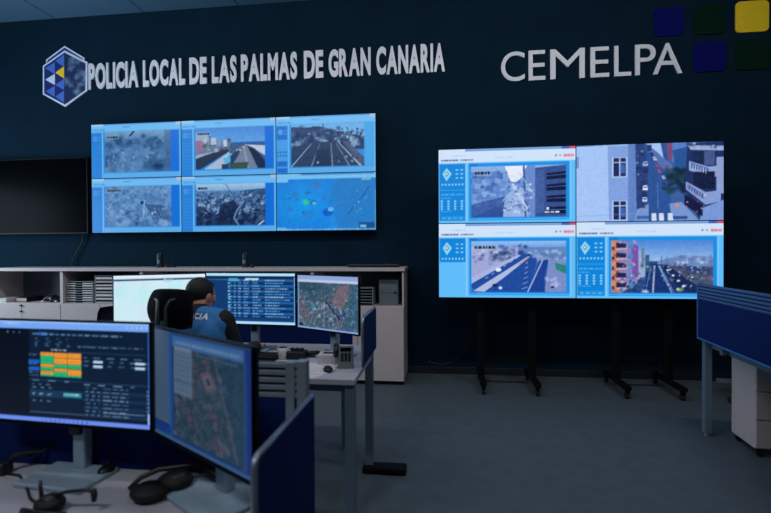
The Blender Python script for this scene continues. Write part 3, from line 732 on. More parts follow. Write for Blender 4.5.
# ------------------------------------------------------------------ room shell
WALL_Y = 5.35
XL, XR, YF = -7.0, 4.6, -3.2
CEIL = at_y(0, 22.5, WALL_Y).z
def struct(name, mb, m):
    o = mb.build(name, m); o['kind'] = 'structure'; return o
struct('floor', MB().box(XL - .1, XR + .1, YF - .1, WALL_Y + .1, -.1, 0), M['floor'])
struct('ceiling', MB().box(XL - .1, XR + .1, YF - .1, WALL_Y + .1, CEIL, CEIL + .1), M['ceiling'])
struct('wall_back', MB().box(XL - .1, XR + .1, WALL_Y, WALL_Y + .1, 0, CEIL), M['wall'])
struct('wall_left', MB().box(XL - .1, XL, YF - .1, WALL_Y, 0, CEIL), M['plaster'])
struct('wall_right', MB().box(XR, XR + .1, YF - .1, WALL_Y, 0, CEIL), M['wall'])
struct('wall_front', MB().box(XL, XR, YF - .1, YF, 0, CEIL), M['plaster'])
struct('baseboard_back', MB().box(XL, XR, WALL_Y - .014, WALL_Y, 0, .08, .003), M['skirting'])

# ------------------------------------------------------------------ video walls
def panel(img, x0, x1, z0, z1, yface, depth, label, group, bez=.004):
    """one flat display panel; the face looks to -Y"""
    t = thing('video_wall_panel', label, 'screen', ((x0 + x1) / 2, yface, z0), 0, group)
    w, h = x1 - x0, z1 - z0
    hb = MB().box(-w / 2 + .001, w / 2 - .001, .002, depth, .001, h - .001, .004)
    hb.build('housing', M['housing'], t)
    b = MB()
    b.box(-w / 2 + .0005, w / 2 - .0005, -.002, .006, .0005, bez).box(-w / 2 + .0005, w / 2 - .0005, -.002, .006, h - bez, h - .0005)
    b.box(-w / 2 + .0005, -w / 2 + bez, -.002, .006, bez, h - bez).box(w / 2 - bez, w / 2 - .0005, -.002, .006, bez, h - bez)
    b.build('bezel', M['bezel'], t)
    screen_mesh('screen', img, w - 2 * bez, h - 2 * bez, M['scr_wall'], t, .001, bez)
    return t

YL = 5.22
a, b_ = at_y(91.5, 179, YL), at_y(376, 171.5, YL)
zt = (at_y(91.5, 124.5, YL).z + at_y(376, 113, YL).z) / 2
zb = (at_y(91.5, 233, YL).z + at_y(376, 230.2, YL).z) / 2
xs = [a.x + (b_.x - a.x) * k / 3 for k in range(4)]
zs = [zt, (zt + zb) / 2, zb]
lp = [(pic_l1, 'left wall screen, top left, showing a hazy grey-blue junction with trees'),
      (pic_l2, 'left wall screen, top middle, showing a seaside road with promenade and sea'),
      (pic_l3, 'left wall screen, top right, showing a wide motorway below dark hills'),
      (pic_l4, 'left wall screen, bottom left, showing a pale hazy square from above'),
      (pic_l5, 'left wall screen, bottom middle, showing a dark valley road through a city'),
      (pic_l6, 'left wall screen, bottom right, showing a blue map with a green dot')]
for i, (fn, lab) in enumerate(lp):
    c, r = i % 3, i // 3
    panel(fn() * .95, xs[c], xs[c + 1], zs[r + 1], zs[r], YL, .09, lab, 'screens of the left video wall')
# wall mount rails of the left group are hidden behind the panels
mt = MB()
for z in (zs[0] - .2, zs[1] - .2, zs[1] + .2, zs[2] + .2): mt.box(xs[0] + .1, xs[3] - .1, YL + .085, WALL_Y, z - .03, z + .03, .004)
mto = mt.build('wall_mount', M['blackmetal'])
tag(mto, 'black mounting rails behind the left group of six screens', 'mount')

# switched-off screen further left
p0, p1 = at_y(90, 157, 5.24), at_y(84, 233.5, 5.24)
xo1 = at_y(88.5, 200, 5.24).x; xo0 = xo1 - 1.9
t = thing('switched_off_screen', 'large dark switched-off screen on the wall left of the six lit screens', 'screen', ((xo0 + xo1) / 2, 5.24, p1.z))
w, h = xo1 - xo0 - .02, p0.z - p1.z
MB().box(-w / 2, w / 2, .004, .11, 0, h, .006).build('housing', M['housing'], t)
MB().box(-w / 2 + .012, w / 2 - .012, 0, .006, .014, h - .012).build('screen', M['offscreen'], t)
fr = MB()
fr.box(-w / 2, w / 2, -.003, .006, 0, .014).box(-w / 2, w / 2, -.003, .006, h - .012, h).box(-w / 2, -w / 2 + .012, -.003, .006, .014, h - .012).box(w / 2 - .012, w / 2, -.003, .006, .014, h - .012)
fr.build('bezel', M['bezel'], t)

# right video wall on two wheeled stands
YR = 4.75
xr0, xr1 = at_y(438.5, 225, YR).x, at_y(724, 222, YR).x
zt = (at_y(439, 149.5, YR).z + at_y(724, 141, YR).z) / 2
zb = (at_y(439, 297.5, YR).z + at_y(724, 299.5, YR).z) / 2
xs = [xr0, at_y(576, 225, YR).x, xr1]; zs = [zt, (zt + zb) / 2, zb]
rp = [(pic_r1, 'right wall screen, top left, street camera with bright gap between buildings'),
      (pic_r2, 'right wall screen, top right, full picture of a street between pale buildings with balconies'),
      (pic_r3, 'right wall screen, bottom left, motorway curving past palms and a green bank'),
      (pic_r4, 'right wall screen, bottom right, avenue beside orange and purple flats')]
for i, (fn, lab) in enumerate(rp):
    c, r = i % 2, i // 2
    panel(fn(), xs[c], xs[c + 1], zs[r + 1], zs[r], YR, .085, lab, 'screens of the right video wall')

def stand(pxa, pxb, label):
    Yp = 4.89
    xa, xb = at_y(pxa, 340, Yp).x, at_y(pxb, 340, Yp).x
    cx = (xa + xb) / 2; hw = (xb - xa) / 2
    t = thing('display_stand', label, 'stand', (cx, Yp, 0), 0, 'stands under the right video wall')
    for s in (-1, 1):
        MB().box(s * hw - .035, s * hw + .035, -.03, .03, .12, zt - .1, .006).build('post', M['blackmetal'], t)
        f = MB().box(s * hw - .03, s * hw + .03, -.32, .30, .085, .125, .006)
        f.build('foot', M['blackmetal'], t)
        for y in (-.29, .27):
            c = MB().box(s * hw - .018, s * hw + .018, y - .02, y + .02, .05, .088, .004)
            c.build('caster_fork', M['blackmetal'], t)
            wmesh = MB().cyl((s * hw, y + .012, .032), .032, .026, 'X', 20)
            wmesh.build('caster_wheel', M['rubber'], t)
    zc = at_y((pxa + pxb) / 2, 359.5, Yp).z
    MB().box(-hw + .03, hw - .03, -.015, .015, zc - .02, zc + .02, .004).build('crossbar', M['blackmetal'], t)
    rr = MB()
    for z in (zs[0] - .2, zs[1] - .15, zs[1] + .2, zs[2] + .2): rr.box(-hw - .3, hw + .3, -.06, -.028, z - .025, z + .025, .003)
    rr.build('mounting_rail', M['blackmetal'], t)
    return t
stand(481, 532, 'black wheeled stand under the left half of the right video wall')
stand(616, 668, 'black wheeled stand under the right half of the right video wall')

# ------------------------------------------------------------------ lettering on the wall
YT = WALL_Y - .022
def word_on_wall(text, px0, px1, ytop, ybot, parent, org, bold, m, sp, depth=.02, name='letter'):
    p0 = at_y(px0, ybot, WALL_Y); p1 = at_y(px1, ybot, WALL_Y)
    z0 = at_y((px0 + px1) / 2, ybot, WALL_Y).z; z1 = at_y((px0 + px1) / 2, ytop, WALL_Y).z
    gl, tw = glyph_meshes(text, bold, .5, sp)
    W = p1.x - p0.x; kx = W / tw; H = z1 - z0
    return gl, kx, p0.x, z0, H
LZ = None
org = at_y(267, 80, WALL_Y)
lett = thing('wall_lettering', 'long line of raised silver capitals across the wall above the left screens', 'sign', (org.x, WALL_Y, org.z))
zA0, zA1 = at_y(89, 91.5, WALL_Y), at_y(89, 64.5, WALL_Y)
zB0, zB1 = at_y(445, 70.5, WALL_Y), at_y(445, 43.2, WALL_Y)
zbase = (zA0.z + zB0.z) / 2; zcap = (zA1.z + zB1.z) / 2
for text, a, b in (('POLICIA', 89.5, 139.3), ('LOCAL', 143.9, 185.8), ('DE', 190.2, 207.4), ('LAS', 212.6, 237.2), ('PALMAS', 241.6, 297.6),
                   ('DE', 304.4, 323.7), ('GRAN', 329, 370.9), ('CANARIA', 376.6, 445)):
    xa, xb = at_y(a, 75, WALL_Y).x, at_y(b, 75, WALL_Y).x
    gl, tw = glyph_meshes(text, .042, .5, .05)
    kx = (xb - xa) / tw
    wo = bpy.data.objects.new('word', None); COL.objects.link(wo); wo.parent = lett; wo.empty_display_size = .05
    for me, x in gl:
        me.transform(Matrix.Translation((xa - org.x + x * kx, -.011, zbase - org.z)) @ Matrix.Diagonal((kx, .018, zcap - zbase, 1)))
        me.name = 'letter'; me.materials.clear(); me.materials.append(M['silver'])
        o = bpy.data.objects.new('letter', me); COL.objects.link(o); o.parent = wo

org2 = at_y(591, 62, WALL_Y)
lett2 = thing('wall_lettering', 'short row of large thin white capitals above the right screens', 'sign', (org2.x, WALL_Y, org2.z))
zb2 = (at_y(502, 82, WALL_Y).z + at_y(681, 74, WALL_Y).z) / 2; zt2 = (at_y(502, 51.5, WALL_Y).z + at_y(681, 44.5, WALL_Y).z) / 2
gl, tw = glyph_meshes('CEMELPA', .0, .5, .085)
slots = ((501, 524.5), (528.3, 545), (550, 584.3), (590, 608.6), (613.8, 630.6), (634.6, 655), (652.4, 681.5))
for (me, x), (pa, pb) in zip(gl, slots):
    xa, xb = at_y(pa, 65, WALL_Y).x, at_y(pb, 65, WALL_Y).x
    w0 = max(v.co.x for v in me.vertices)
    me.transform(Matrix.Translation((xa - org2.x, -.011, zb2 - org2.z)) @ Matrix.Diagonal(((xb - xa) / w0, .018, zt2 - zb2, 1)))
    me.name = 'letter'; me.materials.clear(); me.materials.append(M['letter'])
    o = bpy.data.objects.new('letter', me); COL.objects.link(o); o.parent = lett2

# coloured squares
def rounded(w, h, r, n=5):
    pts = []
    for cx, cz, a0 in ((w / 2 - r, h / 2 - r, 0), (-w / 2 + r, h / 2 - r, 90), (-w / 2 + r, -h / 2 + r, 180), (w / 2 - r, -h / 2 + r, 270)):
        for k in range(n + 1):
            a = math.radians(a0 + 90 * k / n); pts.append((cx + r * math.cos(a), cz + r * math.sin(a)))
    return pts
for px0, py0, px1, py1, m, lab in ((653.5, 8, 683.5, 36.5, 'tile_blue', 'dark blue square on the wall, directly above the last white capital'),
                                   (693.5, 5, 725, 34.5, 'tile_green', 'dark green square on the wall in the top row, left of the yellow one'),
                                   (735, 1.5, 768, 32.5, 'tile_yellow', 'bright yellow rounded square at the top right of the wall'),
                                   (693, 42, 725, 72, 'tile_blue', 'dark blue square on the wall in the lower row right of the white capitals'),
                                   (735, 39.5, 768.5, 70, 'tile_green', 'dark green square on the wall directly below the yellow one')):
    q0, q1 = at_y(px0, (py0 + py1) / 2, WALL_Y), at_y(px1, (py0 + py1) / 2, WALL_Y)
    cpx = (px0 + px1) / 2
    zz0, zz1 = at_y(cpx, py1, WALL_Y).z, at_y(cpx, py0, WALL_Y).z
    mb = MB().prism(rounded(q1.x - q0.x, zz1 - zz0, .045), -.016, .002)
    o = mb.build('color_square', M[m], None, False, ((q0.x + q1.x) / 2, WALL_Y, (zz0 + zz1) / 2))
    tag(o, lab, 'sign', 'coloured squares on the wall')

# emblem
def ez(zx, zy): return at_y(35 + zx / 6.844, 40 + zy / 6.844, WALL_Y)
eo = ez(212, 268)
emb = thing('wall_emblem', 'blue hexagonal emblem with white edge and small triangles left of the silver lettering', 'sign', (eo.x, WALL_Y, eo.z))
def epoly(pts, y0, y1, m, name):
    P = [ez(*q) for q in pts]
    return MB().prism([(q.x - eo.x, q.z - eo.z) for q in P], y0, y1).build(name, M[m], emb)
hexo = [(209, 74), (364, 154), (362, 350), (212, 460), (60, 375), (60, 180)]
hexi = [(209, 90), (352, 164), (350, 345), (212, 444), (71, 369), (71, 186)]
epoly([(205, 42), (342, 124), (338, 145), (205, 66), (88, 142), (78, 158), (78, 136)], -.006, 0, 'logo_white', 'back_outline')
epoly([(205, 54), (332, 130), (300, 160), (120, 160), (90, 140)], -.008, 0, 'logo_navy', 'back_face')
epoly(hexo, -.014, 0, 'logo_white', 'border')
epoly([(71, 186), (209, 90), (212, 444), (71, 369)], -.018, -.004, 'logo_navy', 'left_face')
epoly([(209, 90), (352, 164), (350, 345), (212, 444)], -.018, -.004, 'logo_cloud', 'right_face')
for tri, m in (([(80, 197), (145, 157), (145, 238)], 'logo_blue'), ([(80, 276), (145, 236), (145, 312)], 'logo_white'), ([(83, 355), (145, 318), (145, 393)], 'logo_blue'),
               ([(149, 148), (208, 104), (208, 188)], 'logo_blue'), ([(149, 228), (208, 184), (208, 268)], 'logo_yellow'), ([(149, 312), (208, 270), (208, 346)], 'logo_blue'), ([(149, 392), (208, 350), (208, 432)], 'logo_blue')):
    epoly(tri, -.022, -.010, m, 'triangle')

# ------------------------------------------------------------------ cabinet run
CY0, CY1 = 4.83, 5.33
XE = at_y(404.0, 330, CY0).x
CZ = at_y(380, 267.8, CY0).z
bw = (XE - at_y(61.5, 290, CY0).x) / 4.0
edges = [XE - bw * k for k in range(6)][::-1]      # left ... right
ZS = at_y(385, 306.5, CY0).z                        # shelf level
cab_labels = ['pale grey cabinet unit at the far left with a black bag on its open shelf',
              'pale grey cabinet unit holding two stacked document sorters beside the white-screened monitor',
              'pale grey cabinet unit behind the white-screened monitor and the seated person',
              'pale grey cabinet unit behind the monitor with the data table',
              'pale grey cabinet unit at the right end of the row, with grey file box']
TH = .028
for i in range(5):
    x0, x1 = edges[i], edges[i + 1]
    t = thing('storage_cabinet', cab_labels[i], 'cabinet', ((x0 + x1) / 2, CY0, 0), 0, 'cabinets along the back wall')
    w = x1 - x0; D = CY1 - CY0
    b = MB()
    ztop = CZ - .036
    b.box(-w / 2, -w / 2 + .018, .0, D, .04, ztop).box(w / 2 - .018, w / 2, .0, D, .04, ztop)
    b.box(-w / 2 + .018, w / 2 - .018, .004, D, ZS - .02, ZS).box(-w / 2 + .018, w / 2 - .018, .02, D, .04, .06)
    b.build('carcass', M['cabinet'], t)
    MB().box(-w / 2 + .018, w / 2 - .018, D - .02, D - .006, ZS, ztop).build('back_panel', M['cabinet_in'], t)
    MB().box(-w / 2 + .01, w / 2 - .01, .03, D, 0, .042).build('plinth', M['groove'], t)
    for s in (-1, 1):
        xa, xb = (-w / 2 + .004, -.003) if s < 0 else (.003, w / 2 - .004)
        d = MB().box(xa, xb, -.018, .0, .045, ZS - .004, .002).build('door', M['cabinet'], t)
        hx = xb - .03 if s < 0 else xa + .03
        if i == 0 and s < 0:
            for z in (ZS - .025, ZS - .09): MB().cyl((xb, -.026, z), .011, .018, 'Y', 14).build('handle', M['blackplastic'], d)
        else:
            MB().box(hx - .006, hx + .006, -.03, -.018, ZS - .62, ZS - .52, .003).build('handle', M['steel'], d)
o = MB().box(edges[0] - .01, XE + .012, CY0 - .02, CY1 + .005, CZ - .036, CZ, .003).build('cabinet_top', M['cabinet'])
tag(o, 'long pale grey top board running over the whole row of cabinets', 'worktop')

def sorter(px0, px1, py0, label, n, papers, dark):
    x0, x1 = at_y(px0, 300, CY0 + .03).x, at_y(px1, 300, CY0 + .03).x
    z1 = at_y(px1, py0, CY0 + .03).z
    w, h, d = x1 - x0, z1 - ZS, .32
    t = thing('document_sorter', label, 'file tray', ((x0 + x1) / 2, CY0 + .04, ZS), 0, 'document sorters on the cabinet shelves')
    f = MB().box(-w / 2, -w / 2 + .008, 0, d, 0, h).box(w / 2 - .008, w / 2, 0, d, 0, h).box(-w / 2, w / 2, d - .008, d, 0, h)
    f.build('frame', M['sorter'], t)
    for k in range(n + 1):
        z = (h - .006) * k / n
        MB().box(-w / 2 + .006, w / 2 - .006, -.003, d - .01, z, z + .006).build('shelf', M['sorter'], t)
        if k < n and papers:
            xx = 0 if not dark else w * .06
            pb = MB()
            hgt = (h / n - .012) * (0.45 + .4 * ((k * 7) % 5) / 5)
            if dark:
                pb.box(-w / 2 + .012, -w * .16, .004, d - .02, z + .006, z + .006 + hgt).box(w * .1, w / 2 - .012, .004, d - .02, z + .006, z + .006 + hgt)
            else:
                pb.box(-w / 2 + .012, w / 2 - .012, .002, d - .02, z + .006, z + .006 + hgt)
            pb.build('paper_stack', M['paper'] if k % 3 else M['papertan'], t)
    return t
sorter(65.2, 92.5, 281.5, 'grey document sorter stacked with papers, left of the taller one, on the open shelf', 9, True, True)
sorter(94.2, 112.5, 275.6, 'taller white-filled document sorter on the shelf beside the left monitor edge', 8, True, False)
sorter(352, 373, 288.0, 'small pale letter rack beside the grey file box on the right cabinet', 6, False, False)

x0, x1 = at_y(379, 290, CY0 + .1).x, at_y(398, 290, CY0 + .1).x
zt_ = at_y(390, 279.8, CY0 + .1).z
t = thing('file_box', 'dull grey file box on the open shelf at the right end', 'box', ((x0 + x1) / 2, CY0 + .1, ZS))
w, h = x1 - x0, zt_ - ZS
MB().box(-w / 2, w / 2, 0, .26, 0, h, .004).build('body', M['boxgrey'], t)
MB().box(-w / 2 - .004, w / 2 + .004, -.004, .264, h * .5, h * .5 + .004).build('lid_seam', M['cabinet_in'], t)
MB().cyl((w * .35, -.003, h * .5), .012, .01, 'Y', 16).build('finger_hole', M['groove'], t)

# bag, binder and paper on the far left shelf
bx = at_y(50, 300, CY0 + .12); 
t = thing('equipment_bag', 'black soft equipment bag on the far left open shelf', 'bag', (bx.x, CY0 + .16, ZS))
mb = MB(); rs = random.Random(5)
for k in range(9):
    mb.sphere((-.075 + k * .019, rs.uniform(-.02, .03), .032 + .012 * math.sin(k * .7)), (.038, .06, .030 + .012 * math.sin(k * .45)), 14, 8)
link_mesh('bag_body', remesh(mb, .008, 3), M['blackplastic'], t)
MB().tube([(-.06, .0, .06), (-.03, .0, .085), (.03, 0, .09), (.06, 0, .065)], .006, 8).build('carry_handle', M['rubber'], t, True)
for sx in (-.085, .085):
    MB().box(sx - .014, sx + .014, -.062, -.046, .004, .02, .004).build('end_tab', M['paper'], t)
bd = at_y(21, 300, CY0 + .1)
t = thing('ring_binder', 'dark blue ring binder lying flat on the far left shelf', 'binder', (bd.x, CY0 + .1, ZS))
MB().box(-.075, .075, 0, .24, 0, .006, .002).box(-.075, .075, 0, .24, .052, .058, .002).box(.069, .075, 0, .24, .004, .054, .002).build('cover', M['chairfab'], t)
MB().box(-.068, .066, .008, .23, .007, .045).build('pages', M['papertan'], t)
pp = at_y(4, 300, CY0 + .08)
t = thing('paper_pile', 'loose pile of white paper on the shelf left of the dark binder', 'paper', (pp.x - .02, CY0 + .04, ZS))
for k in range(6):
    MB().box(-.09, .09, 0, .25, .008 * k, .008 * k + .0075, 0, Matrix.Rotation(rs.uniform(-.06, .06), 4, 'Z')).build('sheet', M['paper'], t)

# radios and small items on top of the cabinet
def handset(px, py0, label):
    q = at_y(px, 268, CY0 + .16)
    t = thing('handheld_radio', label, 'radio', (q.x, CY0 + .16, CZ))
    hh = at_y(px, py0, CY0 + .16).z - CZ
    MB().box(-.036, .036, -.03, .03, 0, .026, .01).build('charging_base', M['blackplastic'], t)
    MB().box(-.03, .03, -.02, .02, .02, hh * .93, .014, None, 3).build('body', M['blackplastic'], t, True)
    MB().sphere((0, 0, hh * .9), (.029, .02, hh * .1)).build('rounded_top', M['blackplastic'], t, True)
    MB().box(-.02, .008, -.023, -.018, hh * .25, hh * .5, .002).build('label_plate', M['steel'], t)
    return t
handset(160, 252.3, 'upright black handset on the cabinet top, above the white-screened monitor')
handset(245.5, 252.3, 'upright black handset on the cabinet top, above the data-table monitor')
q = at_y(252.3, 268, CY0 + .1)
t = thing('round_knob_device', 'small round black device on the cabinet top beside the right-hand handset', 'device', (q.x, CY0 + .1, CZ))
MB().sphere((0, 0, .018), (.024, .024, .018)).build('dome', M['blackplastic'], t, True)
MB().cyl((0, 0, .003), .026, .006).build('base_ring', M['rubber'], t)
q = at_y(170, 268, CY0 + .14)
t = thing('cable_coil', 'small black coil of cable on the cabinet top beside the left-hand handset', 'cable', (q.x, CY0 + .14, CZ))
mb = MB(); mb.tube([(.07 * math.cos(a * .5) * (1 - .01 * a), .04 * math.sin(a * .5), .006 + .0012 * a) for a in range(30)], .005, 8)
mb.build('coil', M['rubber'], t, True)
MB().box(-.012, .012, -.052, -.028, 0, .016, .003).build('plug', M['blackplastic'], t)
qa, qb = at_y(348.5, 268, CY0 + .15), at_y(399.5, 268, CY0 + .15)
t = thing('sound_bar', 'long flat black bar lying on the right end of the cabinet top', 'device', ((qa.x + qb.x) / 2, CY0 + .15, CZ))
w = qb.x - qa.x
MB().box(-w / 2, w / 2, -.05, .05, .004, .036, .006).build('body', M['blackplastic'], t)
MB().box(-w / 2 + .02, w / 2 - .02, -.054, -.05, .01, .03).build('front_strip', M['rubber'], t)
for s in (-1, 1): MB().box(s * (w / 2 - .06) - .02, s * (w / 2 - .06) + .02, -.03, .03, 0, .005).build('foot', M['rubber'], t)

# cables on the wall
q0, q1 = at_y(83.5, 235, WALL_Y - .03), at_y(71.5, 268, WALL_Y - .03)
pts = [Vector((q0.x, WALL_Y - .03, q0.z + .1))] + [q0.lerp(q1, k / 8) + Vector((.018 * math.sin(k * .8), 0, 0)) for k in range(9)]
pts[-1].z = CZ + .004
o = MB().tube(pts, .008, 8).build('power_cable', M['rubber'], None, True)
tag(o, 'black cable running down the wall from the dark screen to the cabinet top', 'cable')
pts = [at_y(a, b, 5.2) for a, b in ((479, 322), (476, 332), (470, 344), (460, 357), (450, 364), (440, 366), (430, 364), (424, 360))]
pts = [Vector((p.x, 5.2 + .014 * k, max(p.z, .03))) for k, p in enumerate(pts)]
pts[0] = Vector((pts[0].x, 4.9, 1.0)); 
o = MB().tube(pts, .006, 8).build('loose_cable', M['blackplastic'], None, True)
tag(o, 'thin dark cable drooping in an arc from the right video wall to the floor', 'cable')

# ------------------------------------------------------------------ monitors
def monitor(img, pl, pr, ztop, hscr, desk_z, label, group, back=.075, bez=.005, chin=.011, thick=.02, base=(.25, .19), neckw=.055, nx=0.0, fwd=0.0):
    """pl, pr: world points of the visible screen's upper corners"""
    dx, dy = pr.x - pl.x, pr.y - pl.y
    w = math.hypot(dx, dy); ang = math.atan2(dy, dx)
    c = ((pl.x + pr.x) / 2, (pl.y + pr.y) / 2)
    t = thing('desk_monitor', label, 'monitor', (c[0], c[1], desk_z), ang, group)
    zb = ztop - hscr - desk_z
    W, H = w + 2 * bez, hscr + bez + chin
    MB().box(-W / 2, W / 2, .003, thick, zb - chin, zb - chin + H, .004).build('housing', M['housing'], t)
    b = MB()
    b.box(-W / 2, W / 2, -.003, .008, zb - chin, zb, .002).box(-W / 2, W / 2, -.003, .008, zb + hscr, zb + hscr + bez, .002)
    b.box(-W / 2, -w / 2, -.003, .008, zb, zb + hscr, .002).box(w / 2, W / 2, -.003, .008, zb, zb + hscr, .002)
    b.build('bezel', M['bezel'], t)
    screen_mesh('screen', img, w, hscr, M['scr_mon'], t, .0, zb)
    mz = zb + hscr * .5
    MB().box(-.09, .09, thick - .002, thick + .022, mz - .09, mz + .09, .006).build('back_cover', M['blackplastic'], t)
    MB().box(nx - neckw / 2, nx + neckw / 2, back - .015, back + .02, .012, mz + .05, .006).build('stand_neck', M['stand'], t)
    MB().box(nx - neckw * .4, nx + neckw * .4, thick + .015, back, mz - .04, mz + .04, .003).build('tilt_hinge', M['blackplastic'], t)
    MB().box(nx - base[0] / 2, nx + base[0] / 2, back - base[1] * .62 - fwd, back + base[1] * .38 - fwd, 0, .014, .005).build('stand_base', M['stand'], t)
    clip = MB().box(nx - .02, nx + .02, back - .03, back - .014, .12, .17, .006)
    clip.build('cable_clip', M['blackplastic'], t)
    return t
DZ = .73
DZF = .708
def corner(px, py, d): return at_d(px, py, d)
# foreground bench
pl = at_d(-3, 321, 1.447); pr = at_d(149.0, 321.6, 1.345)
monitor(pic_dash(), pl, pr, (pl.z + pr.z) / 2 - .003, .302, DZF, 'front left monitor with orange and green table on a dark dashboard', 'monitors on the front desk', back=.05, nx=-.012, fwd=.035, base=(.225, .15), neckw=.042)
pl = at_d(150.5, 323.5, 1.40); pr = at_d(251.5, 348, 1.075)
monitor(pic_desk_map() * .8, pl, pr, (pl.z + pr.z) / 2 - .007, .305, DZF, 'front right monitor, turned sideways, showing a dim aerial map with a white list', 'monitors on the front desk', back=.085, thick=.018, neckw=.05)
# middle desk
pl = at_d(113.5, 276, 2.90); pr = at_d(205, 273.8, 3.14)
monitor(pic_white_map(), pl, pr, (pl.z + pr.z) / 2, .325, DZ, 'middle desk monitor with an almost white map, left of the seated person', 'monitors on the middle desk')
pl = at_d(206.3, 273.6, 3.17); pr = at_d(294.8, 273.2, 3.04)
monitor(pic_table(), pl, pr, (pl.z + pr.z) / 2, .334, DZ, 'middle desk monitor in front of the seated person, with a blue data table', 'monitors on the middle desk')
pl = at_d(297.6, 274, 3.05); pr = at_d(358, 278.4, 2.75)
monitor(pic_aerial() * .92, pl, pr, (pl.z + pr.z) / 2, .336, DZ, 'middle desk monitor turned inward at the right, with a colourful aerial map', 'monitors on the middle desk')

# ------------------------------------------------------------------ foreground desk and its screens
def leg(mb_w, x, y, z1, parent, m='steel'):
    MB().box(x - mb_w / 2, x + mb_w / 2, y - mb_w / 2, y + mb_w / 2, .02, z1, .004).build('leg', M[m], parent)
    MB().cyl((x, y, .01), .02, .02).build('levelling_foot', M['alu'], parent)
YB = 1.355
t = thing('desk', 'pale front desk carrying the two large monitors and headsets', 'desk', (-1.35, 1.0, 0))
XD0, XD1 = -1.05, .945
MB().box(XD0, XD1, -.35, YB - 1.0 - .005, DZF - .028, DZF, .003).build('desktop', M['desk'], t)
for x in (XD0 + .06, XD1 - .06):
    for y in (-.28, .28): leg(.05, x, y, DZF - .028, t)
MB().box(XD0 + .08, XD1 - .08, .26, .3, DZF - .09, DZF - .03, .003).build('crossbeam', M['steel'], t)

def louvre_screen(t, x0, x1, y, thick, z0, z1, lh, n, fab, sl, rail):
    """upright screen along local X with louvres along its top"""
    MB().box(x0 + .012, x1 - .03, y, y + thick, z0 + .012, z1 - lh, .003).build('fabric_panel', M[fab], t)
    for k in range(n):
        a = z1 - lh + lh * k / n
        MB().box(x0 + .012, x1 - .03, y + .003, y + thick - .003, a + .004, a + lh / n - .004, .002).build('louvre', M[sl], t)
    MB().box(x0 + .012, x1 - .03, y + .010, y + .014, z1 - lh, z1 - .002).build('louvre_backing', M['groove'], t)
    f = MB().box(x0, x0 + .012, y - .003, y + thick + .003, z0, z1 + .004, .003).box(x1 - .03, x1, y - .003, y + thick + .003, z0, z1 + .004, .003)
    f.box(x0 + .012, x1 - .03, y - .004, y + thick + .004, z0, z0 + .014, .003)
    f.build('frame', M[rail], t)

zlt = CAM_H - (362.5 - 252.4) * 1.40 / FPX
t = thing('desk_screen', 'long blue partition with grey louvred top behind the front desk', 'partition', (-1.35, YB, 0))
louvre_screen(t, XD0, .945, .0, .03, .36, zlt, .112, 5, 'navyfab', 'slatgrey', 'slatgrey')
MB().box(.88, .908, -.001, .031, .37, zlt, .002).build('inner_post', M['slatgrey'], t)
for x in (XD0 + .1, .87):
    MB().box(x - .02, x + .02, .0, .03, 0, .37, .003).build('support_leg', M['steel'], t)

# side screen at the right end of the front desk
XS = -.385
t = thing('side_screen', 'blue side partition with rounded grey trim at the right end of the front desk', 'partition', (XS, 0, 0))
y0, y1, z0, z1 = .915, 1.345, .60, .958
def yz_round(y0, y1, z0, z1, r, n=6):
    pts = []
    for cy, cz, a0 in ((y1 - .006, z1 - .006, 0), (y0 + r, z1 - r, 90), (y0 + .006, z0 + .006, 180), (y1 - .006, z0 + .006, 270)):
        rr = r if a0 == 90 else .006
        for k in range(n + 1):
            a = math.radians(a0 + 90 * k / n); pts.append((cy + rr * math.cos(a), cz + rr * math.sin(a)))
    return pts
RYZ = Matrix.Rotation(PI / 2, 4, 'Z')
MB().prism(yz_round(y0 + .004, y1 - .002, z0, z1 - .004, .018), -.007, .007, RYZ).build('fabric_panel', M['navyfab'], t)
tr = [(0, y0, z0), (0, y0, z1 - .02), (0, y0 + .006, z1 - .006), (0, y0 + .02, z1), (0, y1, z1)]
MB().tube(tr, .0075, 10).build('edge_trim', M['alu'], t, True)
MB().box(-.012, .012, y1 - .05, y1 - .02, .0, z0 + .02, .004).build('support_leg', M['steel'], t)
MB().box(-.055, -.008, 1.1, 1.16, DZF - .06, DZF - .028, .003).build('desk_clamp', M['alu'], t)

# ------------------------------------------------------------------ items on the front desk
def headset(loc, rz, label, flat=True):
    t = thing('headset', label, 'headset', loc, rz)
    MB().sphere((0, 0, .022), (.052, .046, .022), 24, 12).build('ear_cushion', M['rubber'], t, True)
    MB().sphere((0, 0, .034), (.034, .030, .012), 20, 10).build('ear_cup', M['blackplastic'], t, True)
    MB().cyl((.0, .0, .0445), .011, .005, 'Z', 18).build('cup_badge', M['housing'], t)
    MB().sphere((.046, .05, .026), (.05, .044, .026), 24, 12).build('ear_cushion', M['rubber'], t, True)
    MB().sphere((.05, .052, .042), (.034, .03, .012), 20, 10).build('ear_cup', M['blackplastic'], t, True)
    return t
q = at_z(150, 499, DZF)
t = headset((q.x, q.y, DZF), .1, 'black headset with big round ear cushions between the two front monitors')
pts = [(-.078, .035, .008), (-.06, .062, .028), (-.02, .088, .04), (.03, .1, .042), (.08, .098, .05), (.13, .085, .035), (.18, .06, .02), (.2, .05, .01)]
MB().tube(pts, .0075, 10).build('headband', M['blackplastic'], t, True)
q = at_z(50, 511, DZF)
t = thing('headset', 'black headset with thin microphone boom at the bottom left desk edge', 'headset', (q.x, q.y, DZF))
MB().sphere((0.0, 0, .02), (.038, .034, .02), 20, 10).build('ear_cushion', M['rubber'], t, True)
MB().sphere((0.0, 0, .034), (.024, .022, .01), 18, 8).build('ear_cup', M['blackplastic'], t, True)
MB().tube([(-.02, .0, .02), (-.03, .004, .05), (-.033, .006, .075)], [.007, .005, .0045], 8).build('size_slider', M['blackplastic'], t, True)
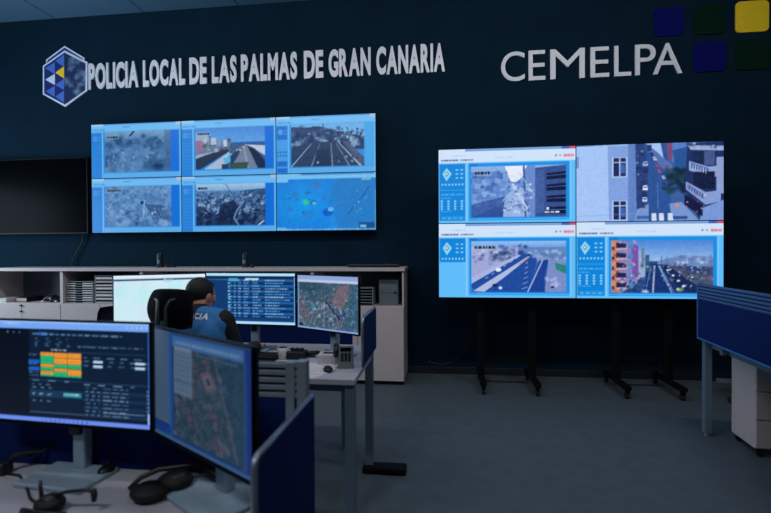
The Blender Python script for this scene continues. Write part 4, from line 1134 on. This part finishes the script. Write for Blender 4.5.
bo = [(-.02, -.005, .025), (.01, .0, .04), (.05, .005, .052), (.09, .008, .056), (.118, .008, .055)]
b = MB().tube(bo, .0048, 8).build('microphone_boom', M['blackplastic'], t, True)
MB().tube([(.118, .008, .06), (.121, .007, .045), (.121, .006, .03)], [.007, .008, .006], 10).build('microphone', M['rubber'], b, True)
MB().tube([(-.06, -.02, .008), (-.03, -.03, .012), (0.03, -.035, .012), (.07, -.03, .01)], .008, 10).build('headband', M['blackplastic'], t, True)

cl = [(5, 473), (11, 474), (19, 475), (24, 481), (27, 489), (30, 498), (36, 503), (41, 506)]
pts = [at_z(a, b, DZF + .005) for a, b in cl]
o = MB().tube(pts, .0035, 8).build('headset_cable', M['rubber'], None, True)
tag(o, 'thin black headset cable snaking over the left of the front desk', 'cable')
q = at_z(4, 474, DZF)
t = thing('junction_plug', 'black plug cluster with cables at the left edge of the front desk', 'plug', (q.x, q.y, DZF))
MB().box(-.02, .016, -.02, .02, 0, .035, .006).build('plug_body', M['blackplastic'], t)
for k, (ex, ey, ez_) in enumerate(((.03, .07, .03), (.06, .085, .05), (.1, .09, .07))):
    MB().tube([(0, .01, .03), (ex * .3, .03, .05), (ex * .7, ey * .7, .045), (ex, ey, ez_)], .005, 8).build('cable', M['rubber'], t, True)
q = at_z(107, 474, DZF)
t = thing('computer_mouse', 'small black mouse behind the left front monitor stand', 'mouse', (q.x, q.y + .0, DZF + 0))
MB().sphere((0, 0, .012), (.022, .032, .017), 18, 10).build('shell', M['blackplastic'], t, True)
MB().cyl((0, .012, .026), .006, .004, 'X', 12).build('wheel', M['rubber'], t)

# ------------------------------------------------------------------ middle desk
MX = -.45
t = thing('desk', 'pale L-shaped middle desk at which the person works', 'desk', (MX, 2.4, 0))
XLm = -1.95
YW, YM0, YM1 = at_z(330, 379.5, DZ).y - 2.4, 2.76 - 2.4, 3.245 - 2.4
poly = [(0, YW), (0, .52), (-.16, YM1), (XLm, YM1), (XLm, YM0), (-.55, YM0), (-.55, YW)]
tb = bmesh.new()
lo = [tb.verts.new((x, y, DZ - .026)) for x, y in poly]; hi = [tb.verts.new((x, y, DZ)) for x, y in poly]
tb.faces.new(hi); tb.faces.new(lo[::-1])
for i in range(7): tb.faces.new((lo[i], lo[(i + 1) % 7], hi[(i + 1) % 7], hi[i]))
mb = MB(); mb._add(tb); mb.build('desktop', M['desk'], t)
for x, y in ((-.03, YW + .05), (-.22, YM1 - .05), (-.5, YW + .05), (XLm + .05, YM1 - .05), (XLm + .05, YM0 + .05)): leg(.052, x, y, DZ - .026, t)
MB().box(-.48, -.06, YW + .05, YW + .08, DZ - .075, DZ - .027, .003).build('crossbeam', M['steel'], t)

t = thing('back_screen', 'dark blue partition at the back of the middle desk below its monitors', 'partition', (MX, 3.25, 0))
MB().box(XLm, -.19, 0, .03, .42, 1.02, .004).build('fabric_panel', M['navyfab'], t)
MB().box(XLm, -.19, -.003, .033, 1.02, 1.035, .003).build('top_trim', M['slatgrey'], t)
for x in (XLm + .1, -.25): MB().box(x - .02, x + .02, 0, .03, 0, .43, .003).build('support_leg', M['steel'], t)

XS2 = -.432
t = thing('side_screen', 'narrow upright blue partition on a T-foot post at the right end of the middle desk', 'partition', (XS2, 0, 0))
y0, y1, z0, z1 = 2.49, 2.95, .765, 1.028
MB().prism(yz_round(y0 + .008, y1 - .008, z0 + .01, z1 - .01, .02), -.010, .010, RYZ).build('fabric_panel', M['navyfab'], t)
MB().tube([(0, y0, z0), (0, y0, z1 - .03), (0, y0 + .01, z1 - .01), (0, y0 + .03, z1), (0, y1, z1), (0, y1, z0), (0, y0, z0)], .0085, 10).build('edge_trim', M['alu'], t, True)
MB().box(-.058, -.008, 2.90, 2.945, .03, z0 + .02, .004).build('post', M['steel'], t)
MB().box(-.075, .2, 2.865, 2.96, .0, .045, .012).build('foot', M['blackmetal'], t)

def small_on_desk(px, py): return at_z(px, py, DZ)
# desk phone
q = small_on_desk(344.5, 369)
t = thing('desk_phone', 'dark desk phone with keypad at the right end of the middle desk', 'telephone', (q.x, q.y + .03, DZ), .15)
MB().prism([(-.03, 0), (.05, 0), (.05, .105), (.034, .115), (-.012, .03)], -.043, .043, Matrix.Rotation(PI / 2, 4, 'Z')).build('body', M['phone'], t)
kp = MB()
sl = math.atan2(.085, .046)
MX3 = Matrix.Translation((0, -.012 + 0, .03)) 
for r in range(4):
    for c in range(3):
        f = .15 + r * .13
        kp.box(-.026 + c * .02, -.012 + c * .02, -.012 + .046 * f - .006, -.012 + .046 * f + .002, .03 + .085 * f - .004, .03 + .085 * f + .005, .001)
kp.build('keypad', M['blackplastic'], t)
MB().box(-.03, .03, .017, .026, .088, .108, .001).build('display', M['offscreen'], t)
MB().capsule((-.055, .0, .07), .014, (-.055, .035, .12), .014).build('handset', M['blackplastic'], t, True)
q = small_on_desk(326, 366)
t = thing('tissue_box', 'small white box beside the desk phone on the middle desk', 'box', (q.x, q.y + .06, DZ))
MB().box(-.055, .055, -.05, .05, 0, .062, .004).build('carton', M['white_plastic'], t)
MB().box(-.03, .03, -.02, .02, .062, .064).build('opening', M['groove'], t)
q = small_on_desk(328, 371.5)
t = thing('computer_mouse', 'black mouse in front of the white box on the middle desk', 'mouse', (q.x, q.y, DZ), .3)
MB().sphere((0, 0, .012), (.026, .045, .018), 18, 10).build('shell', M['blackplastic'], t, True)
MB().cyl((0, .015, .027), .006, .005, 'X', 12).build('wheel', M['rubber'], t)
MB().tube([(0, .04, .012), (-.01, .1, .006), (-.06, .16, .005), (-.12, .12, .005), (-.1, .05, .005)], .003, 8).build('cord', M['rubber'], t, True)
q = small_on_desk(305, 374)
t = thing('paper_sheets', 'overlapping white sheets on the middle desk right of the grey louvres', 'paper', (q.x, q.y, DZ))
for k in range(4):
    MB().box(-.1, .1, -.05, .1, .002 * k, .002 * k + .0018, 0, Matrix.Translation((.02 * k, .05 * k, 0)) @ Matrix.Rotation(.3 * k - .4, 4, 'Z')).build('sheet', M['paper'], t)
q = small_on_desk(311, 357)
t = thing('stapler', 'black stapler lying at the back of the middle desk above the papers', 'stapler', (q.x, q.y, DZ), .2)
MB().box(-.06, .06, -.018, .018, 0, .012, .004).build('base', M['blackplastic'], t)
MB().box(-.06, .055, -.014, .014, .016, .036, .006, Matrix.Rotation(-.06, 4, 'Y')).build('arm', M['blackplastic'], t)
q = small_on_desk(294.5, 360.5)
t = thing('radio_charger', 'black charger block behind the louvred partition, right of the white cup', 'charger', (q.x, q.y + .05, DZ))
MB().box(-.058, .058, -.04, .04, 0, .05, .008).build('body', M['blackplastic'], t)
for x in (-.03, .0, .03): MB().box(x - .011, x + .011, -.012, .012, .045, .066, .003).build('charging_slot', M['rubber'], t)
q = small_on_desk(280, 361)
t = thing('cup', 'white cup on the middle desk just above the louvred partition', 'cup', (q.x, q.y + .05, DZ))
mb = MB(); mb.tube([(0, 0, 0), (0, 0, .004), (0, 0, .03), (0, 0, .072), (0, 0, .072), (0, 0, .01)], [.024, .026, .029, .032, .028, .024], 24)
mb.build('body', M['white_plastic'], t, True)
MB().tube([(.03, 0, .056), (.046, 0, .052), (.05, 0, .038), (.042, 0, .022), (.028, 0, .018)], .004, 8).build('handle', M['white_plastic'], t, True)
q = small_on_desk(255, 359)
t = thing('keyboard', 'black keyboard on the middle desk in front of the data-table monitor', 'keyboard', (q.x - .05, q.y + .06, DZ), 0)
MB().box(-.2, .2, -.065, .065, 0, .016, .005).build('case', M['blackplastic'], t)
kb = MB()
for r in range(5):
    for c in range(15): kb.box(-.19 + c * .0255, -.169 + c * .0255, -.055 + r * .0225, -.037 + r * .0225, .015, .021, .001)
kb.build('keys', M['rubber'], t)

# ------------------------------------------------------------------ right desk
A = at_d(699.3, 338, 3.54); B = at_d(771, 367.3, 2.64)
ang = math.atan2(B.y - A.y, B.x - A.x)            # local +x runs along the screen toward the viewer
zr1 = CAM_H - (282.8 - 250.4) * 3.54 / FPX
zr0 = CAM_H - (338.5 - 250.4) * 3.54 / FPX
t = thing('desk_screen', 'blue partition with blue-grey louvred top at the right edge of the room', 'partition', (A.x, A.y, 0), ang)
louvre_screen(t, 0, 1.7, -.015, .03, zr0, zr1, .122, 5, 'navyfab', 'slat', 'rail')
for x in (.3, 1.4): MB().box(x - .02, x + .02, .016, .04, zr0 - .06, zr0 + .1, .003).build('desk_bracket', M['steel'], t)
t = thing('desk', 'pale desk behind the louvred blue partition at the right edge', 'desk', (A.x, A.y, 0), ang)
MB().box(.0, 1.7, .02, .82, zr0 + .005, zr0 + .033, .003).build('desktop', M['desk'], t)
for x in (.03, 1.64):
    for y in (.04, .77): leg(.05, x, y, zr0 + .005, t)
MB().box(.06, 1.62, .06, .09, zr0 - .06, zr0 + .004, .003).build('crossbeam', M['steel'], t)
MB().box(.02, .045, .1, .75, .40, .43, .003).build('leg_brace', M['steel'], t)
t = thing('drawer_pedestal', 'pale grey wheeled drawer pedestal under the desk at the right edge', 'cabinet', (A.x, A.y, 0), ang)
MB().box(.06, .37, .185, .58, .05, zr0 - .06, .01).build('body', M['cabinet'], t)
for k in range(3):
    z = .06 + k * .19
    d = MB().box(.37, .382, .19, .575, z, z + .18, .003).build('drawer', M['cabinet'], t)
    MB().box(.382, .394, .32, .45, z + .13, z + .145, .003).build('handle', M['steel'], d)
for x in (.1, .36):
    for y in (.22, .54): MB().cyl((x, y, .024), .024, .02, 'X', 16).build('caster', M['rubber'], t)

# ------------------------------------------------------------------ chairs
def chair(loc, rz, label, group, seat_h=.46, headrest=True, back_top=.94, back_w=.46, fab='mesh', head_c=(0, -.135, 1.08)):
    t = thing('office_chair', label, 'chair', loc, rz, group)
    sh = seat_h
    mb = MB()
    for k in range(5): mb.capsule((-.17, -.17 + .085 * k, sh - .035), .035, (.17, -.17 + .085 * k, sh - .035), .035, 12)
    link_mesh('seat', remesh(mb, .012, 5), M['chairfab'], t)
    MB().box(-.12, .12, -.13, .13, sh - .12, sh - .065, .01).build('seat_mechanism', M['blackplastic'], t)
    # curved backrest
    bm = bmesh.new(); nx, nz = 12, 12; g = []
    z0, z1 = sh + .06, back_top
    for j in range(nz + 1):
        v = j / nz; row = []
        for i in range(nx + 1):
            u = i / nx * 2 - 1
            wv = back_w / 2 * (0.86 + .14 * math.sin(v * PI)) * (1 - .12 * max(0, v - .85) / .15)
            y = -.235 + .055 * u * u - .02 * math.sin(v * PI) - .03 * v
            row.append(bm.verts.new((u * wv, y, z0 + (z1 - z0) * v - .02 * u * u * v)))
        g.append(row)
    for j in range(nz):
        for i in range(nx): bm.faces.new((g[j][i], g[j][i + 1], g[j + 1][i + 1], g[j + 1][i]))
    ret = bmesh.ops.solidify(bm, geom=bm.faces[:], thickness=.028)
    mb = MB(); mb._add(bm); mb.build('backrest', M[fab], t, True)
    MB().tube([(0, -.05, sh - .09), (0, -.22, sh - .08), (0, -.29, sh + .05), (0, -.295, sh + .25)], .024, 12).build('back_support', M['blackplastic'], t, True)
    if headrest:
        cx, cy, cz = head_c
        bm = bmesh.new(); g = []; W2, H2 = .131, .112
        for j in range(11):
            v = j / 10 * 2 - 1; row = []
            for i in range(15):
                u = i / 14 * 2 - 1
                sq = (1 - .10 * v * v) if v > 0 else (1 - .15 * v * v - .02 * abs(v))
                top = 1 - .12 * u ** 4 - .06 * u * u if v > 0 else 1 - .10 * u * u
                row.append(bm.verts.new((cx + u * W2 * sq, cy + .05 * u * u + .03 * v * v - .01, cz + v * H2 * top)))
            g.append(row)
        for j in range(10):
            for i in range(14): bm.faces.new((g[j][i], g[j][i + 1], g[j + 1][i + 1], g[j + 1][i]))
        bmesh.ops.solidify(bm, geom=bm.faces[:], thickness=.02)
        mb = MB(); mb._add(bm); h = mb.build('headrest', M['mesh'], t, True)
        rim = [v for v in ([(r[0]) for r in ()])]
        for s in (-1, 1):
            MB().tube([(s * .022, cy - .035, cz - .16), (s * .022, cy - .055, cz - .06), (s * .022, cy - .05, cz + .02), (s * .034, cy - .03, cz + .055), (s * .055, cy - .018, cz + .062)],
                      [.009, .009, .008, .007, .006], 8).build('bracket', M['bracket'], h, True)
        MB().tube([(0, -.29, sh + .2), (0, -.285, back_top - .1), (0, cy - .05, cz - .14), (0, cy - .03, cz - .05)], .016, 10).build('headrest_post', M['blackplastic'], t, True)
    for s in (-1, 1):
        MB().tube([(s * .15, .0, sh - .08), (s * .27, .0, sh - .06), (s * .28, -.02, sh + .18)], .015, 10).build('arm_post', M['blackplastic'], t, True)
        MB().box(s * .28 - .04, s * .28 + .04, -.13, .10, sh + .18, sh + .205, .012).build('armrest', M['rubber'], t)
    MB().cyl((0, 0, (sh - .12 + .1) / 2 + .02), .028, sh - .2, 'Z', 18).build('gas_column', M['blackmetal'], t)
    for k in range(5):
        a = k * 2 * PI / 5 + .3
        ca, sa = math.cos(a), math.sin(a)
        l = MB().tube([(0, 0, .115), (ca * .15, sa * .15, .10), (ca * .29, sa * .29, .075)], [.03, .024, .018], 10).build('base_arm', M['blackplastic'], t, True)
        MB().cyl((ca * .29, sa * .29, .03), .03, .045, 'X', 16).build('caster', M['rubber'], l)
    return t
hp = at_d(165.5, 310.5, 2.45)
CHX, CHY = hp.x + .01, hp.y + .145
chair((CHX, CHY, 0), 0, 'black mesh office chair with headrest, occupied by the person in the blue vest', 'office chairs', head_c=(-.01, -.145, hp.z))
q = at_y(116, 312, 4.35)
chair((q.x - .058, 4.12, 0), PI - .25, 'dark blue office chair half hidden behind the white-screened monitor', 'office chairs', headrest=False, back_top=.85, back_w=.5, fab='chairfab')
q = at_d(768, 262, 3.95)
chair((q.x + .16, q.y + .25, 0), .3, 'dark high-backed office chair in the shadow beyond the right partition', 'office chairs', seat_h=.5, headrest=False, back_top=1.33, back_w=.52, fab='chairfab')

# ------------------------------------------------------------------ person
PX, PY = -1.40, 2.42
person = thing('person', 'seated person with dark hair in blue vest over black sleeves, facing the monitors', 'person', (PX, PY, 0))
def arms(mb, k, upto='hand', dr=0.0):
    for s in (-1, 1):
        sh = Vector((s * .168, .115, .962)); el = Vector((s * .205, .2, .765)); wr = Vector((s * .205, .45, .775))
        mb.capsule(sh, .051 + dr, el, .042 + dr); mb.capsule(el, .043 + dr, wr, .029 + dr)
body = MB()
arms(body, 1)
HC = Vector((-.014, .185, 1.126)); HS = .86
HR = Matrix.Rotation(-.32, 3, 'Z') @ Matrix.Rotation(-.18, 3, 'X')
def hp_(x, y, z): return HC + HR @ Vector((x, y, z)) * HS
# torso, neck
for s in (-1, 1):
    body.capsule((s * .07, .02, .57), .10, (s * .07, .06, .72), .095); body.capsule((s * .07, .06, .72), .095, (s * .085, .105, .92), .095)
    body.capsule((s * .085, .105, .92), .09, (s * .15, .115, .985), .06)
    body.capsule((s * .05, .125, 1.02), .045, (s * .15, .115, .99), .05)
    body.capsule((s * .09, .04, .535), .085, (s * .125, .44, .535), .062); body.capsule((s * .125, .44, .53), .058, (s * .13, .42, .10), .04)
    body.capsule((s * .13, .41, .07), .04, (s * .135, .56, .04), .032)
    # hand: palm, four fingers, thumb
    wr = Vector((s * .205, .45, .775)); 
    pm = Vector((s * .18, .515, .765))
    body.capsule(wr, .026, pm, .022)
    for i in range(4):
        off = (i - 1.5) * .021
        a = pm + Vector((off * 1.0 * s, -.01, 0)); kn = pm + Vector((off * 1.15 * s, .022, .004))
        L = (.034, .04, .037, .028)[i if s < 0 else 3 - i]
        m1 = kn + Vector((off * .15 * s, L * .8, .004)); e = m1 + Vector((0, L * .55, -.014))
        body.capsule(a, .012, kn, .010, 10); body.capsule(kn, .0092, m1, .0085, 10); body.capsule(m1, .0085, e, .0075, 10)
    tb0 = wr.lerp(pm, .5); tb1 = pm + Vector((-s * .042, .0, -.006)); tb2 = tb1 + Vector((-s * .006, .03, -.006))
    body.capsule(tb0, .014, tb1, .0105, 10); body.capsule(tb1, .0105, tb2, .0085, 10)
body.capsule((.0, .13, 1.0), .06, (-.006, .16, 1.08), .052)
body.sphere(hp_(0, 0, .02), (0.06708, 0.08342, 0.08428), 28, 18, HR)
body.sphere(hp_(0, .03, -.055), (0.04988, 0.05332, 0.0473), 24, 14, HR)
body.sphere(hp_(0, .072, -.09), (0.0258, 0.02236, 0.02064), 16, 10, HR)
body.capsule(hp_(0, .094, .012), .010, hp_(0, .116, -.026), .014, 12)
body.sphere(hp_(0, .086, .03), (0.043, 0.01548, 0.01032), 16, 8, HR)
body.sphere(hp_(0, .092, -.06), (0.01892, 0.01032, 0.00602), 14, 8, HR)
for s in (-1, 1):
    body.sphere(hp_(s * .080, -.005, -.008), (0.01032, 0.01892, 0.02924), 16, 10, HR); body.sphere(hp_(s * .04, .075, -.02), (0.02064, 0.01892, 0.01892), 14, 8, HR)
link_mesh('body', remesh(body, .0062, 3), M['skin'], person)
hair = MB()
hair.sphere(hp_(0, -.016, .034), (.074, .083, .082), 28, 18, HR); hair.sphere(hp_(0, -.045, .008), (.06, .046, .048), 24, 14, HR)
hair.sphere(hp_(0, .035, .082), (.05, .045, .024), 20, 12, HR)
for s in (-1, 1): hair.sphere(hp_(s * .066, .004, .036), (.014, .034, .034), 16, 10, HR)
link_mesh('hair', remesh(hair, .008, 3), M['hair'], person)
for s in (-1, 1):
    MB().sphere(hp_(s * .031, .083, .008), .0115, 14, 10).build('eye', M['eye'], person, True)
shirt = MB(); arms(shirt, 1, dr=.014)
for s in (-1, 1):
    shirt.capsule((s * .07, .03, .60), .112, (s * .07, .06, .72), .107); shirt.capsule((s * .07, .06, .72), .107, (s * .085, .105, .92), .105)
    shirt.capsule((s * .085, .105, .92), .1, (s * .155, .115, .985), .072); shirt.capsule((s * .05, .125, 1.02), .055, (s * .15, .115, .995), .062)
shirt.capsule((.0, .132, 1.01), .066, (.0, .146, 1.048), .058)
link_mesh('shirt', remesh(shirt, .009, 3), M['shirt'], person)
vest = MB()
for s in (-1, 1):
    vest.capsule((s * .07, .035, .64), .124, (s * .07, .06, .72), .12); vest.capsule((s * .07, .06, .72), .12, (s * .08, .10, .92), .118)
    vest.capsule((s * .088, .105, .91), .114, (s * .142, .112, .972), .08); vest.capsule((s * .045, .118, 1.018), .06, (s * .125, .115, .995), .072)
vm = remesh(vest, .009, 4)
vo = link_mesh('vest', vm, M['vest'], person)
bvh = BVHTree.FromPolygons([v.co.copy() for v in vm.vertices], [tuple(p.vertices) for p in vm.polygons])
gl, tw = glyph_meshes('POLICIA', .035, .0, .13)
kx = .215 / tw; z0, hL = 1.012, .031
for me, x in gl:
    b = bmesh.new(); b.from_mesh(me); bmesh.ops.remove_doubles(b, verts=b.verts[:], dist=1e-4)
    bmesh.ops.subdivide_edges(b, edges=[e for e in b.edges if e.calc_length() > .2], cuts=2)
    ok = True
    for v in b.verts:
        pos = Vector((-.108 + (x + v.co.x) * kx + .0, -1.0, z0 + v.co.z * hL))
        hit = bvh.ray_cast(pos, Vector((0, 1, 0)))
        v.co = Vector((pos.x, (hit[0].y if hit[0] else 0.0) - .004, pos.z))
    b.to_mesh(me); b.free()
    me.name = 'letter'; me.materials.clear(); me.materials.append(M['vestletter'])
    o = bpy.data.objects.new('letter', me); COL.objects.link(o); o.parent = vo
tro = MB()
for s in (-1, 1):
    tro.capsule((s * .07, .02, .565), .115, (s * .07, .04, .62), .11); tro.capsule((s * .09, .04, .545), .095, (s * .125, .44, .54), .072)
    tro.capsule((s * .125, .44, .535), .07, (s * .13, .42, .13), .056)
link_mesh('trousers', remesh(tro, .011, 3), M['trousers'], person)
for s in (-1, 1):
    sh = MB().capsule((s * .13, .40, .055), .05, (s * .137, .56, .042), .042).capsule((s * .13, .41, .09), .05, (s * .13, .415, .13), .05)
    me = remesh(sh, .009, 3)
    for v in me.vertices: v.co.z = max(v.co.z, .002)
    link_mesh('shoe', me, M['blackplastic'], person)

# ------------------------------------------------------------------ lights
world = bpy.data.worlds.new('room_ambient'); scene.world = world; world.use_nodes = True
world.node_tree.nodes['Background'].inputs['Color'].default_value = (.02, .05, .1, 1)
world.node_tree.nodes['Background'].inputs['Strength'].default_value = .05

def unseen_ceiling_light(x, y, power, color, size=(1.2, .3)):
    l = bpy.data.lights.new('unseen_ceiling_light', 'AREA'); l.shape = 'RECTANGLE'; l.size, l.size_y = size
    l.energy = power; l.color = color
    o = bpy.data.objects.new('unseen_ceiling_light', l); COL.objects.link(o); o.location = (x, y, CEIL - .03)
    return o
def pendant(x, y, z, power, color):
    l = bpy.data.lights.new('hanging_lamp', 'POINT'); l.energy = power; l.color = color; l.shadow_soft_size = .12
    o = bpy.data.objects.new('hanging_lamp', l); COL.objects.link(o); o.location = (x, y, z)
unseen_ceiling_light(-1.6, -1.0, 46, (.95, .97, 1.0))
unseen_ceiling_light(1.6, -.4, 16, (.86, .95, 1.0))
for x, e in ((-4.6, 34), (-2.4, 34), (-.2, 40), (2.0, 46)):      # unseen wall washers, added to brighten the lettering and cabinet fronts
    o = unseen_ceiling_light(x, 2.2, e, (.97, .97, 1.0)); o.rotation_euler.x = math.radians(52)
l = bpy.data.lights.new('added_left_light', 'AREA'); l.shape = 'RECTANGLE'; l.size, l.size_y = 1.4, 1.6  # unseen source added at the left to brighten wall, cabinets and ceiling
l.energy = 110; l.color = (.66, .85, 1.0)
o = bpy.data.objects.new('added_left_light', l); COL.objects.link(o); o.location = (XL + .05, 3.5, 1.7); o.rotation_euler = (0, -PI / 2, 0)
pendant(-4.3, 4.0, CEIL - .5, 8, (.3, .66, 1.0))

scene.view_settings.view_transform = 'Standard'
scene.view_settings.look = 'None'
scene.view_settings.exposure = 0.0
scene.view_settings.gamma = 1.0
scene.view_settings.use_curve_mapping = False
